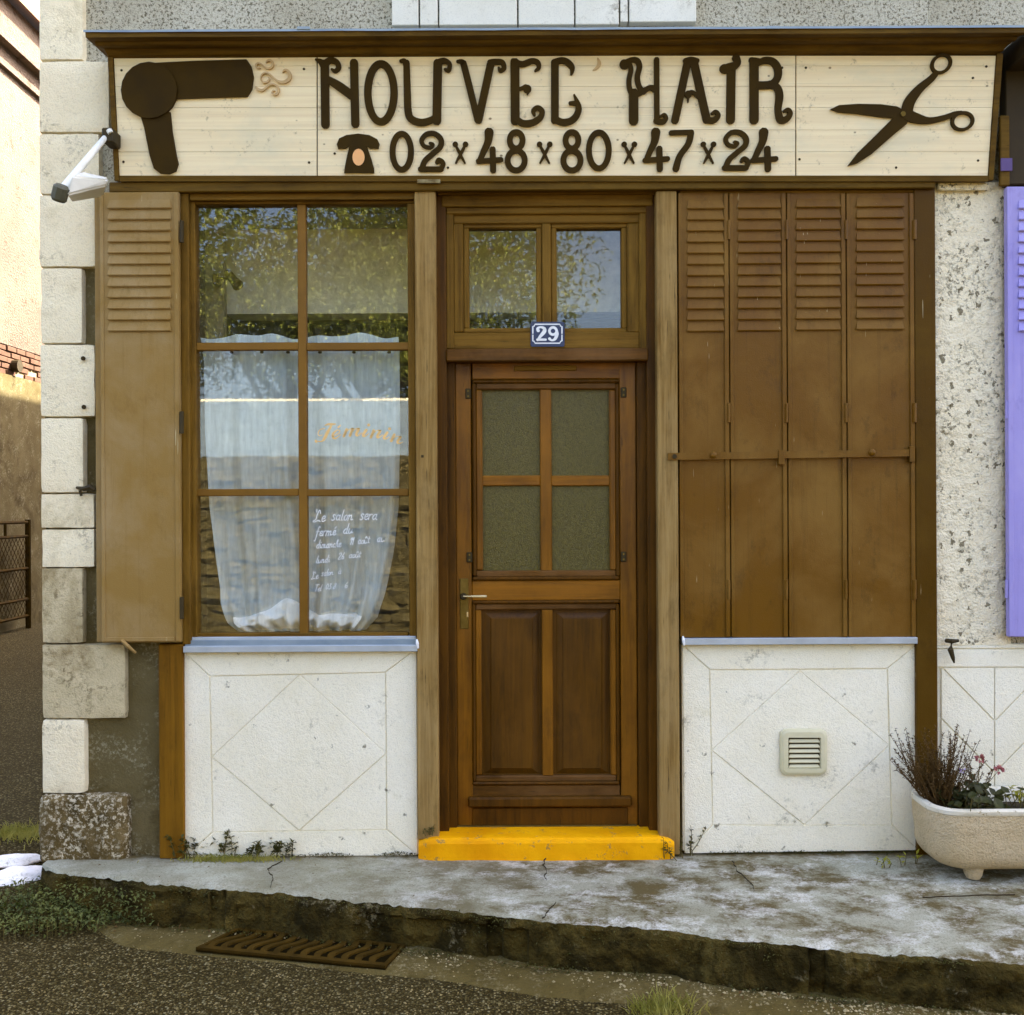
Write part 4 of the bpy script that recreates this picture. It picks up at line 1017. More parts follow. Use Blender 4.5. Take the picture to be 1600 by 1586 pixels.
glyph('letter', [(s, [(897, 102), (925, 108), (940, 150), (1015, 450)], [20, 34, 40, 40]), (s, [(1092, 118), (1020, 450)], 46), (s, [(1088, 108), (1120, 104), (1160, 108), (1172, 140), (1150, 158), (1140, 140)], [34, 34, 32, 28, 24, 14])], ZA)
glyph('letter', [(s, [(1236, 108), (1238, 455)], 54), (s, [(1225, 98), (1280, 118), (1335, 100), (1370, 108), (1378, 138), (1358, 158)], [30, 36, 34, 32, 26, 14]), (s, [(1240, 278), (1275, 262), (1300, 250)], [20, 20, 24]), (dd, (1310, 266), 24, 25), (s, [(1322, 275), (1310, 298)], [18, 8]), (s, [(1238, 440), (1285, 470), (1340, 466), (1385, 438), (1398, 400), (1372, 378), (1345, 395), (1352, 420)], [36, 40, 40, 36, 32, 30, 26, 18])], ZA)
glyph('letter', [(s, [(1474, 112), (1474, 452)], 46), (s, [(1470, 108), (1515, 96), (1550, 108), (1576, 140), (1572, 178)], [40, 38, 38, 34, 14]), (s, [(1474, 445), (1520, 464), (1570, 455), (1604, 420), (1614, 370), (1588, 300)], [40, 42, 42, 40, 36, 10]), (s, [(1600, 350), (1565, 350)], [30, 22])], ZA)
glyph('apostrophe', [(s, [(205, 82), (214, 112), (200, 138), (178, 152)], [8, 24, 18, 6])], ZB, 'goldwood', .006)
glyph('letter', [(dd, (362, 120), 28, 30), (s, [(368, 104), (410, 92), (440, 100), (452, 135), (440, 195), (450, 250), (480, 285)], [24, 30, 36, 34, 32, 32, 26]), (s, [(392, 112), (402, 150), (390, 215), (396, 270), (420, 310)], [24, 30, 30, 30, 36]), (s, [(418, 290), (418, 455)], 56), (s, [(430, 300), (480, 275), (515, 258), (548, 268)], [40, 32, 30, 44]), (s, [(554, 92), (556, 452)], 32), (s, [(552, 455), (590, 462), (610, 442), (600, 420), (580, 428)], [36, 32, 26, 22, 16])], ZB)
glyph('letter', [(s, [(738, 108), (664, 452)], 46), (s, [(776, 104), (852, 448)], 48), (s, [(725, 98), (760, 92), (795, 98)], [30, 34, 30]), (s, [(850, 450), (892, 452), (920, 425), (905, 402), (884, 412)], [38, 38, 30, 26, 18]), (dd, (742, 298), 22, 22), (s, [(735, 290), (765, 284), (800, 312)], [14, 22, 24]), (s, [(740, 305), (742, 346)], [24, 4])], ZB)
glyph('letter', [(s, [(998, 140), (994, 450)], 52), (dd, (958, 146), 30, 28), (s, [(950, 140), (985, 130), (1015, 128)], [30, 36, 44]), (s, [(1010, 140), (1036, 112), (1026, 82)], [40, 38, 46])], ZB)
glyph('letter', [(s, [(1134, 104), (1134, 450)], 54), (s, [(1118, 94), (1160, 100)], 34), (s, [(1150, 116), (1195, 96), (1245, 104), (1274, 145), (1272, 200), (1235, 238), (1160, 244)], [30, 40, 44, 46, 44, 46, 46]), (s, [(1225, 238), (1270, 258), (1284, 310), (1276, 390), (1290, 448), (1325, 445), (1348, 412), (1335, 390), (1312, 398)], [44, 44, 46, 40, 44, 38, 30, 26, 18])], ZB)
# telephone
glyph('telephone_emblem', [(pp_, [(186, 622), (178, 595), (192, 560), (235, 540), (305, 531), (372, 540), (418, 564), (432, 592), (426, 620), (378, 620), (350, 600), (258, 600), (230, 620)]), (pp_, [(258, 590), (350, 590), (376, 660), (398, 735), (400, 765), (222, 765), (226, 730), (240, 660)])], ZA)
glyph('telephone_dial', [(dd, (308, 672), 36, 50)], ZA, 'peach', .0135)
# figures, drawn in a unit box (0..1 wide, 0..1 tall)
FIG = {'0': [('o', .5, .5, .36, .43)], '8': [('o', .5, .25, .27, .19), ('o', .5, .72, .36, .23)],
       '2': [([(.46, .30), (.56, .33), (.46, .40), (.24, .36), (.16, .22), (.34, .08), (.62, .07), (.84, .20), (.82, .38), (.55, .55), (.28, .72), (.16, .92)], [.10, .12, .13, .14, .15, .16, .17, .18, .18, .18, .18, .18]), ([(.12, .92), (.85, .92)], [.18, .18]), ([(.86, .90), (.92, .78), (.78, .70), (.70, .76)], [.16, .16, .16, .12])],
       '4': [([(.48, .06), (.44, .28), (.26, .52), (.12, .72)], [.30, .24, .20, .18]), ([(.06, .74), (.94, .70)], [.17, .17]), ([(.62, .46), (.64, .95)], [.20, .20])],
       '7': [([(.10, .08), (.86, .06)], [.16, .16]), ([(.84, .08), (.74, .34), (.42, .64), (.28, .94)], [.20, .20, .20, .22])]}
def figure(ch, a, b, y0=203, y1=270):
    wd = b - a; hh = y1 - y0; bm = bmesh.new()
    for i, f in enumerate(FIG[ch]):
        o1 = .011 + .0005 * i
        if f[0] == 'o':
            pts = [(a + wd * (f[1] + f[3] * math.cos(2 * math.pi * k / 18)), y0 + hh * (f[2] + f[4] * math.sin(2 * math.pi * k / 18))) for k in range(18)]
            stroke(bm, pts, 9.2, S, 0, o1, closed=True, k=3)
        else: stroke(bm, [(a + wd * p[0], y0 + hh * p[1]) for p in f[0]], [q * 48 for q in f[1]], S, 0, o1)
    put('figure', bm, M['letter'], sign)
for ch, a, b in (('0', 608, 648), ('2', 652, 696), ('4', 745, 785), ('8', 788, 825), ('8', 875, 912), ('0', 914, 957), ('4', 1005, 1045), ('7', 1044, 1086), ('2', 1126, 1172), ('4', 1173, 1214)):
    figure(ch, a, b, 205 if a < 700 else 203, 270 if a < 900 else 268)
for c in (719.5, 851, 983, 1106.5):
    bm = bmesh.new()
    stroke(bm, [(c - 8, 226), (c - 2, 238), (c + 7, 255)], [3, 5, 3], S, 0, .009); stroke(bm, [(c + 8, 226), (c + 2, 238), (c - 7, 255)], [3, 5, 3], S, 0, .0095)
    for q in (-8, 8): prism(bm, [(c + q + 4.4 * math.cos(k * .5236), 226 + 4.4 * math.sin(k * .5236)) for k in range(12)], S, 0, .0102 + q * .00004)
    put('small_scissors', bm, M['letter'], sign)
Z1 = lambda x, y: (x * .4, y * .4)
glyph('hair_dryer_emblem', [(pp_, [(600, 248), (760, 240), (965, 234), (984, 262), (993, 305), (986, 352), (968, 380), (820, 384), (600, 392)]), (pp_, [(548, 440), (668, 440), (676, 520), (690, 600), (699, 642), (690, 670), (664, 682), (630, 680), (604, 660), (588, 610), (566, 500)])], Z1, sc_=.4)
glyph('hair_dryer_housing', [(dd, (588, 356), 109, 110)], Z1, t=.021, sc_=.4)
Z2 = lambda x, y: (390 + x * .05, 85 + y * .05)
glyph('air_curl', [(s, [(340, 440), (250, 440), (215, 350), (290, 290), (390, 330), (480, 410), (590, 460), (700, 420), (740, 320), (690, 215), (590, 205), (530, 270)], [30, 50, 56, 52, 44, 46, 56, 66, 70, 64, 52, 30])], Z2, 'goldwood', .012, .05)
glyph('air_curl', [(s, [(560, 880), (460, 900), (380, 820), (370, 720), (430, 620), (540, 590), (660, 650), (790, 770), (920, 860), (1090, 880), (1230, 800), (1275, 680), (1215, 540), (1110, 505), (1045, 575)], [30, 50, 44, 40, 44, 46, 48, 50, 70, 96, 110, 104, 86, 60, 30]), (s, [(450, 890), (560, 880), (625, 800), (600, 730)], [40, 56, 50, 24])], Z2, 'goldwood', .012, .05)
glyph('air_curl', [(s, [(215, 1040), (290, 1110), (420, 1130), (540, 1050), (640, 970), (760, 950), (870, 1010), (920, 1120), (880, 1240), (790, 1275), (720, 1220), (750, 1150), (800, 1150)], [60, 80, 76, 56, 48, 50, 60, 66, 64, 56, 48, 40, 26])], Z2, 'goldwood', .012, .05)
Z4 = lambda x, y: (1200 + x * .25, y * .25)
glyph('scissors_emblem', [(pp_, [(385, 686), (440, 660), (560, 652), (700, 655), (800, 668), (860, 700), (800, 742), (700, 735), (560, 715), (440, 705)]), (pp_, [(495, 1038), (560, 955), (680, 838), (790, 728), (850, 712), (880, 735), (862, 778), (760, 862), (640, 968), (550, 1025)]),
    (s, [(862, 712), (880, 640), (940, 560), (1010, 500), (1040, 468)], [70, 66, 52, 42, 36]), (oo, (1078, 402), 62, 50, 19, R(-40)), (s, [(858, 716), (920, 742), (1000, 756), (1090, 740), (1160, 714), (1200, 706)], [70, 64, 40, 34, 28, 22]), (oo, (1210, 760), 64, 52, 19, R(-15))], Z4, sc_=.25)
bm = bmesh.new(); prism(bm, [Z4(836 + 16 * math.cos(k * .63), 716 + 16 * math.sin(k * .63)) for k in range(10)], S, .0, .0175); put('scissors_screw', bm, M['brass'], sign)
M['dullplate'] = paint('dull_plate', (150, 136, 96), (96, 76, 34), .6, scale=20)
pbox('metal_plate', 652, 280, 688, 286, -.064, -.056, M['dullplate'], sign, .001)

# ------------------------------------------------------------------ number plate
npl = thing('number_plate', 'small blue enamel plate with white house number 29 above the door', 'sign', P(856, 541, .06))
fn = onY(.0615)
put('plate', prism(bmesh.new(), rrect(855.5, 522.5, 26.5, 19.5, 2.5, 3), fn, 0, .004, .001), M['navy'], npl)
bm = bmesh.new()
x0_, x1_, y0_, y1_ = 832.5, 878, 507, 536.5
for pts in ([(x0_, 521), (x0_, y0_ + 3.5), (x0_ + 2, y0_ + 3), (x0_ + 3.5, y0_), (x1_ - 3.5, y0_), (x1_ - 2, y0_ + 3), (x1_, y0_ + 3.5), (x1_, 521)], [(x0_, 524), (x0_, y1_ - 3.5), (x0_ + 2, y1_ - 3), (x0_ + 3.5, y1_), (x1_ - 3.5, y1_), (x1_ - 2, y1_ - 3), (x1_, y1_ - 3.5), (x1_, 524)]):
    stroke(bm, pts, 2.0, fn, .003, .0048, k=1)
put('border', bm, M['enamel'], npl)
bm = bmesh.new(); stroke(bm, [(841, 517), (840, 513.5), (845, 511.5), (850.5, 514), (850, 519), (844, 526), (840, 532)], [5, 4, 3, 5, 6, 4.5, 3], fn, .003, .0050); stroke(bm, [(839.5, 531), (852.5, 531)], 3.6, fn, .003, .0053)
put('figure', bm, M['enamel'], npl)
bm = bmesh.new(); stroke(bm, [(864 + 5.6 * math.cos(k * .5236), 517.5 + 5.6 * math.sin(k * .5236)) for k in range(12)], 4.0, fn, .003, .0050, closed=True, k=2); stroke(bm, [(869.7, 517), (870, 523), (867, 530), (862, 532), (858.5, 529.5)], [4, 5.5, 4.5, 3, 4.5], fn, .003, .0053)
put('figure', bm, M['enamel'], npl)

# ------------------------------------------------------------------ curtain
cur = thing('curtain', 'sheer white voile half curtain hanging inside the shop window', 'curtain', P(470, 985, .14))
YC = .118
def curtain_pt(u, v):
    """u across 0..1, v down 0..1"""
    lpts = [(0, 313, 525), (.05, 318, 548), (.3, 320, 680), (.55, 326, 790), (.75, 336, 870), (.9, 346, 940), (.97, 356, 972), (1.0, 374, 988)]
    rpts = [(0, 621, 525), (.05, 623, 548), (.3, 626, 680), (.55, 625, 790), (.75, 618, 860), (.9, 604, 930), (.97, 592, 965), (1.0, 574, 984)]
    def ip(t, q):
        for a, b in zip(q, q[1:]):
            if a[0] <= t <= b[0]:
                k = (t - a[0]) / (b[0] - a[0]); return a[1] + (b[1] - a[1]) * k, a[2] + (b[2] - a[2]) * k
        return q[-1][1:]
    l, r_ = ip(v, lpts), ip(v, rpts)
    uu = u + .012 * math.sin(9 * u + 2 * v)
    px = l[0] + (r_[0] - l[0]) * uu; py = l[1] + (r_[1] - l[1]) * uu
    py += (3 * math.sin(u * 13 + 1) + 2 * math.sin(u * 29)) * (1 - v) ** 6
    amp = .006 + .016 * v
    d = amp * math.sin(u * 34 + 1.2 * math.sin(3 * v + u * 5)) + .5 * amp * math.sin(u * 71 + 2)
    d += .035 * math.exp(-((u - .42 - .10 * v * v) / .035) ** 2) * (.3 + v) + .03 * math.exp(-((u - .80 - .10 * v ** 3) / .03) ** 2) * max(0, v - .4) * 1.6
    if v > .86: d += .03 * math.sin((v - .86) / .14 * 3.14) + .02 * noise.noise(Vector((u * 9, v * 14, 0))) * (v - .86) / .14
    q = P(px, py, YC) + Vector((0, -d, 0)); q.y = max(q.y, .062); return q
bm = bmesh.new(); NU, NVv = 130, 70
g_ = [[bm.verts.new(curtain_pt(i / NU, j / NVv)) for i in range(NU + 1)] for j in range(NVv + 1)]
for j in range(NVv):
    for i in range(NU): bm.faces.new((g_[j][i], g_[j][i + 1], g_[j + 1][i + 1], g_[j + 1][i]))
put('voile', bm, M['sheer'], cur, True)
def hemstrip(name, v0, v1, u0, u1, dy, n=8):
    bm = bmesh.new(); g_ = [[bm.verts.new(curtain_pt(u0 + (u1 - u0) * i / 90, v0 + (v1 - v0) * j / n) + Vector((0, dy, 0))) for i in range(91)] for j in range(n + 1)]
    for j in range(n):
        for i in range(90): bm.faces.new((g_[j][i], g_[j][i + 1], g_[j + 1][i + 1], g_[j + 1][i]))
    return put(name, bm, M['hem'], cur, True)
hemstrip('top_hem', 0, .055, 0, 1, .004); hemstrip('side_hem', .05, .97, .0, .012, .004, 40); hemstrip('side_hem', .05, .97, .985, 1, .004, 40)
bm = bmesh.new()
gg = []
for j in range(13):
    r_ = []
    for i in range(91):
        u = .06 + .84 * i / 90; v = j / 12
        top_ = .90 + .05 * (1 - math.exp(-((u - .42) / .16) ** 2)) + .03 * noise.noise(Vector((u * 6, 0, 2)))
        p = curtain_pt(u, min(1, top_ + (1 - top_) * v)); p.y = max(.054, p.y + .012 - .045 * math.sin(v * 3.14) * (1 + .5 * noise.noise(Vector((u * 14, v * 4, 0)))))
        r_.append(bm.verts.new(p))
    gg.append(r_)
for j in range(12):
    for i in range(90): bm.faces.new((gg[j][i], gg[j][i + 1], gg[j + 1][i + 1], gg[j + 1][i]))
put('gathered_hem', bm, M['hem'], cur, True)
put('rod', tube(bmesh.new(), [P(306, 541, YC + .012), P(640, 541, YC + .012)], .005, 8), M['brass'], cur)
# ring eyelets on the rod
for a in (362, 409, 450, 500, 553, 608): put('eyelet', tube(bmesh.new(), [P(a, 548, YC - .026), P(a, 551, YC - .03)], [.006, .009], 8), M['iron'], cur)

# spotlight inside
spl = thing('spotlight', 'small metal spotlight on the inner wall behind the top left pane', 'lamp', P(338, 437, .3))
put('base', box(bmesh.new(), P(331, 0, .3).x, P(341, 0, .3).x, .28, .34, P(0, 447, .3).z - 0, P(0, 430, .3).z, .006), M['brass'], spl)
put('arm', tube(bmesh.new(), [P(338, 435, .29), P(356, 435, .26)], .006, 8), M['brass'], spl)
put('lamp_head', tube(bmesh.new(), [P(355, 424, .25), P(358, 429, .24), P(365, 438, .22), P(372, 446, .2)], [.010, .020, .020, .027], 12), M['brass'], spl, True)
wallbox('room_pelmet', P(306, 0, .36).x, P(348, 0, .36).x, .345, .40, P(330, 545, .36).z, RZ1 - .002, M['room'])

# ------------------------------------------------------------------ floodlight on the left of the sign
lamp = thing('sign_floodlight', 'white floodlight on a slanting arm at the left end of the sign', 'lamp', S(172, 214))
p0, p1 = P(166, 213, -.15), P(96, 298, -.50)
put('bracket', box(bmesh.new(), p0.x - .012, p0.x + .035, -.17, -.08, p0.z - .03, p0.z + .03, .005), M['iron'], lamp)
put('bolt', tube(bmesh.new(), [P(170, 203, -.17), P(173, 208, -.17)], .012, 8), M['lampwhite'], lamp)
put('arm', tube(bmesh.new(), [p0, p1], [.0115, .0165], 12), M['lampwhite'], lamp, True)
d_ = (p1 - p0).normalized()
a_ = P(97, 289, -.52); b_ = P(91, 314, -.50)
bm = bmesh.new(); tube(bm, [a_, a_ + (b_ - a_) * .15, a_ + (b_ - a_) * .85, b_], [.02, .03, .03, .024], 10); put('arm_cap', bm, M['lampgrey'], lamp)
bm = bmesh.new()
H0 = [(118, 270, -.46), (170, 279, -.34), (172, 286, -.30), (112, 284, -.50)]
H1 = [(106, 300, -.50), (166, 292, -.30), (160, 306, -.26), (112, 318, -.42)]
va = [bm.verts.new(P(*q)) for q in ((128, 267, -.40), (171, 278, -.24), (166, 280, -.42), (112, 274, -.52))]
vb = [bm.verts.new(P(*q)) for q in ((110, 316, -.34), (160, 308, -.22), (168, 290, -.40), (104, 306, -.52))]
for k in range(4): bm.faces.new((va[k], va[(k + 1) % 4], vb[(k + 1) % 4], vb[k]))
bm.faces.new(va[::-1]); bm.faces.new(vb)
bmesh.ops.recalc_face_normals(bm, faces=bm.faces[:])
bmesh.ops.bevel(bm, geom=bm.edges[:], offset=.008, segments=2, affect='EDGES')
put('lamp_head', bm, M['lampwhite'], lamp)

# ------------------------------------------------------------------ stone trough planter with plants
pt = thing('planter', 'pale stone trough planter with white rim right of the doorway', 'planter', (2.15, -.2, 0))
PX0, PX1, PY0, PY1, PZ = P(1434, 1250, -.2).x, 2.62, -.385, -.035, .292
bm = bmesh.new()
def rring(x0, x1, y0, y1, r, z, n=8):
    out = []
    for (cx_, cy_, a0) in ((x1 - r, y1 - r, 0), (x0 + r, y1 - r, 90), (x0 + r, y0 + r, 180), (x1 - r, y0 + r, 270)):
        for k in range(n): a = R(a0 + 90 * k / (n - 1)); out.append((cx_ + r * math.cos(a), cy_ + r * math.sin(a), z))
    return out
def loft(bm, secs, noise_amp=0.0, close_last=True):
    rs = []
    for s_ in secs: rs.append([bm.verts.new(Vector(p) + Vector((noise.noise(Vector(p) * 16), noise.noise(Vector(p) * 16 + Vector((5, 5, 5))), 0)) * noise_amp) for p in s_])
    n = len(rs[0])
    for a, b in zip(rs, rs[1:]):
        for k in range(n): bm.faces.new((a[k], a[(k + 1) % n], b[(k + 1) % n], b[k]))
    if close_last: bm.faces.new(rs[-1])
    return rs
secs = []
for z, ins in ((.268, .004), (.235, .006), (.20, .008), (.15, .010), (.11, .015), (.085, .023), (.064, .037), (.05, .056), (.04, .08), (.037, .10)):
    secs.append(rring(PX0 + ins, PX1 - ins, PY0 + ins * .8, PY1 - ins * .8, max(.03, .105 - ins * .3), z))
loft(bm, secs, .006); bmesh.ops.recalc_face_normals(bm, faces=bm.faces[:])
put('trough', bm, M['planter'], pt, True)
bm = bmesh.new()
loft(bm, [rring(PX0 + .004, PX1 - .004, PY0 + .004, PY1 - .004, .112, .267), rring(PX0, PX1, PY0, PY1, .115, .272), rring(PX0, PX1, PY0, PY1, .115, .286), rring(PX0 + .006, PX1 - .006, PY0 + .006, PY1 - .006, .11, PZ), rring(PX0 + .026, PX1 - .026, PY0 + .026, PY1 - .026, .095, PZ - .001), rring(PX0 + .032, PX1 - .032, PY0 + .032, PY1 - .032, .09, PZ - .01), rring(PX0 + .036, PX1 - .036, PY0 + .036, PY1 - .036, .085, .2)], .0015, False)
bmesh.ops.recalc_face_normals(bm, faces=bm.faces[:]); put('rim', bm, M['rim'], pt, True)
bm = bmesh.new(); loft(bm, [rring(PX0 + .034, PX1 - .034, PY0 + .034, PY1 - .034, .085, .235)], 0); put('soil', bm, M['soil'], pt)
for x in (P(1522, 1365, -.3).x, PX1 - .2):
    bm = bmesh.new(); loft(bm, [[(x + r_ * math.cos(k * .5236), -.29 + r_ * 1.2 * math.sin(k * .5236), z) for k in range(12)] for z, r_ in ((.075, .06), (.05, .043), (.03, .037), (.01, .033), (-.004, .026))]); put('foot', bm, M['planter'], pt, True)

def twiggy(name, label, base, n, hmin, hmax, lean, m_stem, m_leaf, leafL, tuft, cat='plant', seed=1, spread_=.1):
    random.seed(seed)
    root = thing(name, label, cat, base); b = Vector(base); bs, bl = bmesh.new(), bmesh.new()
    for _ in range(n):
        p = b + Vector((random.gauss(0, spread_), random.gauss(0, spread_ * .5), 0)); h = random.uniform(hmin, hmax)
        d = Vector((random.gauss(lean[0], .28), random.gauss(lean[1], .22), 1)).normalized()
        pts = [p]; q = p.copy(); dd_ = d.copy()
        for k in range(5):
            dd_ = (dd_ + Vector((random.gauss(0, .10), random.gauss(0, .10), random.uniform(-.05, .05)))).normalized(); q = q + dd_ * h / 5; pts.append(q.copy())
        tube(bs, pts, [.0022, .002, .0018, .0015, .0012, .0007], 4, False)
        for k in range(tuft):
            t = random.uniform(.35, 1) if tuft < 30 else random.uniform(.1, 1); i = min(4, int(t * 5)); f = t * 5 - i; c = pts[i].lerp(pts[i + 1], f)
            leaf(bl, c, Vector((random.gauss(0, 1), random.gauss(0, 1), random.gauss(.5, .6))), Vector((0, 0, 1)), leafL * random.uniform(.6, 1.3), leafL * random.uniform(.3, .6))
    put('stem', bs, m_stem, root, False, 'stuff'); put('leaf', bl, m_leaf, root, False, 'stuff')
    return root
base_l = (P(1470, 1235, -.2).x, -.2, .235)
twiggy('dry_plant', 'dried brown twiggy plant at the left end of the stone planter', base_l, 120, .10, .37, (-.16, 0), M['dry'], M['dry'], .014, 44, seed=3, spread_=.024)
for i, (a, t_, ln) in enumerate(((1486, 1150, .1), (1500, 1165, -.05), (1523, 1150, .25))):
    twiggy('seed_stalk', ('tall left', 'slender middle', 'right-leaning')[i] + ' dry seed stalk rising from the stone planter', (P(a - 5, 1240, -.17).x, -.17, .235), 5, .24 - .03 * i, .29 - .03 * i, (ln, 0), M['dry'], M['dry'], .013, 60, seed=20 + i, spread_=.012)
random.seed(5)
gr = thing('geranium', 'dark-leaved geranium with faded pink flowers in the stone planter', 'plant', (P(1518, 1240, -.22).x, -.22, .235))
b0 = Vector(gr.location); bs, bl = bmesh.new(), bmesh.new()
for k in range(95):
    p = b0 + Vector((random.gauss(-.01, .055), random.gauss(0, .05), 0)); tip = p + Vector((random.gauss(0, .04), random.gauss(-.02, .03), random.uniform(.02, .12)))
    tube(bs, [p, p.lerp(tip, .5) + Vector((0, 0, .01)), tip], [.002, .0018, .0012], 4, False)
    c = tip; nrm = Vector((random.gauss(0, .5), random.gauss(-.6, .4), 1)).normalized(); u = nrm.cross(Vector((0, 0, 1)))
    u = u.normalized() if u.length > .01 else Vector((1, 0, 0)); v_ = nrm.cross(u); rr = random.uniform(.014, .026)
    cv = bl.verts.new(c); ring = [bl.verts.new(c + (u * math.cos(q * .698) + v_ * math.sin(q * .698)) * rr * (1 if q % 2 else .82) + nrm * rr * .25) for q in range(9)]
    for q in range(9): bl.faces.new((cv, ring[q], ring[(q + 1) % 9]))
put('stem', bs, M['stemg'], gr, False, 'stuff'); put('leaf', bl, M['leafd'], gr, False, 'stuff')
for (a, b, r_, mm, Y) in ((1531, 1186, .022, 'pink', -.2), (1561, 1203, .021, 'pink', -.22), (1504, 1204, .014, 'lilac', -.26)):
    bm = bmesh.new(); c = P(a, b, Y)
    tube(bs2 := bmesh.new(), [b0 + Vector((random.gauss(0, .02), 0, .05)), c], [.0018, .0012], 4, False); put('flower_stalk', bs2, M['stemg'], gr)
    for k in range(26 if mm == 'pink' else 7):
        d = Vector((random.gauss(0, 1), random.gauss(-.4, .8), random.gauss(.3, .7))).normalized(); leaf(bm, c + d * r_ * .35, d, Vector((0, -1, .3)), r_ * .75, r_ * .6)
    put('flower', bm, M[mm], gr)
twiggy('yellow_plant', 'yellow-green leafy plant in the stone planter at the right edge', (P(1592, 1250, -.15).x, -.15, .235), 9, .05, .10, (0, 0), M['stemg'], M['leafy'], .03, 7, seed=9, spread_=.03)

# ------------------------------------------------------------------ weeds, grass, ground cover
def weed(name, label, base, n, h, leafL, m_leaf, seed, lean=(0, -.1), spread_=.04, leaves=9):
    return twiggy(name, label, base, n, h * .5, h, lean, M['stemg'], M[m_leaf], leafL, leaves, seed=seed, spread_=spread_)
WE = [(305, 1337, 12, .11, 'bushy dark weed at the foot of the brown post'), (350, 1338, 9, .10, 'spindly weed at the left foot of the white panel'), (405, 1340, 9, .085, 'low dark weed at the base of the window panel, second from its middle'),
      (437, 1338, 8, .11, 'leaning leafy weed below the lozenge of the window panel')]
for i, (a, b, n, h, lab) in enumerate(WE): weed('weed', lab, G(a, b, -.002), n, h, .025, 'leaf', 40 + i, (.35 if i == 3 else 0, -.1), .035, 13)
weed('weed', 'small leafy weed growing at the right foot of the doorway', G(1079, 1337, -.002), 4, .17, .02, 'leaf', 51, (0, -.05), .008, 9)
weed('weed', 'weed climbing over the right corner of the yellow step', G(1052, 1342, -.002), 6, .10, .016, 'leaf', 52, (-.1, -.1), .025, 9)
weed('weed', 'tiny dried weed at the left corner of the yellow step', P(672, 1305, -.04), 6, .05, .012, 'leaf', 53, (0, -.1), .012, 8)
for i, (a, b) in enumerate(((1372, 1352), (1386, 1356), (1412, 1352), (1433, 1350))):
    weed('yellow_seedling', 'yellow leaves on the pavement, %s in front of the white panel by the planter' % ('leftmost', 'second', 'third', 'rightmost')[i], G(a, b, -.002), 2, .05, .026, 'leafy', 60 + i, (0, -.3), .008, 3)
def z_at(px, py, z0=-.15):
    p = G(px, py, z0)
    for _ in range(4): p = G(px, py, ground_z(p.x, p.y))
    return p
weed('weed', 'leafy weed in the gutter against the kerb below the door', z_at(850, 1500) + Vector((0, .02, 0)), 12, .14, .022, 'leafg', 71, (0, .05), .05, 9)
weed('weed', 'low weed in the gutter right of the kerb crack', z_at(930, 1512) + Vector((0, .02, 0)), 9, .08, .02, 'leafg', 72, (0, .05), .05, 9)
weed('weed', 'pale weed at the kerb foot near the lower right corner', z_at(1525, 1575) + Vector((0, .03, 0)), 7, .10, .03, 'leafg', 73, (.1, 0), .04, 6)
for i, (a, b, lab) in enumerate(((760, 1492, 'small weed at the kerb foot right of the iron grate'), (1010, 1520, 'bushy weed at the kerb foot beyond the pavement crack'), (1120, 1530, 'sparse weed at the kerb foot below the shutters'), (1330, 1552, 'flat weed at the kerb foot below the air vent'), (1430, 1560, 'thin weed at the kerb foot left of the corner grass'))):
    weed('weed', lab, z_at(a, b) + Vector((0, .025, 0)), 6, .07 + .02 * (i % 2), .018, 'leafg', 90 + i, (.1, .05), .045, 8)
# ground cover at the left corner
random.seed(11); bl, bs = bmesh.new(), bmesh.new()
for _ in range(2600):
    px = random.gauss(75, 75); py = random.gauss(1435, 24)
    if px > 235 or px < -150 or py > 1472 - .0 * px or py < 1398 or py > 1470 - max(0, px - 60) * .12: continue
    q = z_at(px, py); k = random.random(); h = .015 + .065 * k * max(.15, 1 - abs(px - 60) / 190)
    p = q + Vector((0, 0, h)); leaf(bl, p, Vector((random.gauss(0, 1), random.gauss(-.3, 1), random.gauss(.25, .5))), Vector((0, 0, 1)), random.uniform(.012, .028), random.uniform(.008, .016))
    if k > .6: tube(bs, [q, p], .0012, 3, False)
for _ in range(420):
    px = random.uniform(85, 235); py = random.uniform(1372, 1420) + (px - 85) * .06
    p = G(px, py, -.06); p.y = edge_y(p.x) - .035 - random.random() * .03; p.z = random.uniform(-.16, -.03)
    leaf(bl, p, Vector((random.gauss(0, 1), -.7, random.gauss(0, .6))), Vector((0, 0, 1)), random.uniform(.01, .022), random.uniform(.006, .012))
o = put('ground_cover', bl, M['leafg'], None, False, 'stuff'); tag(o, 'green creeping ground cover at the corner below the white stones', 'weeds')
put('ground_cover_stem', bs, M['stemg'], o)
def grass(name, label, base, n, h, seed, sx=.05, sy=.03):
    random.seed(seed); bm = bmesh.new(); b = Vector(base)
    for _ in range(n):
        p = b + Vector((random.gauss(0, sx), random.gauss(0, sy), 0)); d = Vector((random.gauss(0, .5), random.gauss(-.1, .4), 1)).normalized(); L = h * random.uniform(.4, 1.1); s_ = d.cross(Vector((0, 1, 0))).normalized() * .0016
        pts = [p, p + d * L * .5, p + d * L * .85 + Vector((d.x * .4, d.y * .4, -.25)) * L * .4]
        q = [(bm.verts.new(a - s_ * w_), bm.verts.new(a + s_ * w_)) for a, w_ in zip(pts, (1, .8, .15))]
        for u, v_ in zip(q, q[1:]): bm.faces.new((u[0], u[1], v_[1], v_[0]))
    o = put(name, bm, M['grass'], None, False, None, None, base); return tag(o, label, 'grass')
grass('grass_tuft', 'tuft of green grass at the road edge at the bottom of the picture', z_at(1035, 1580), 260, .085, 81, .055, .03)
grass('grass_tuft', 'thin grass by the kerb foot in the lower right corner', z_at(1500, 1560) + Vector((0, .02, 0)), 40, .09, 82, .05, .01)
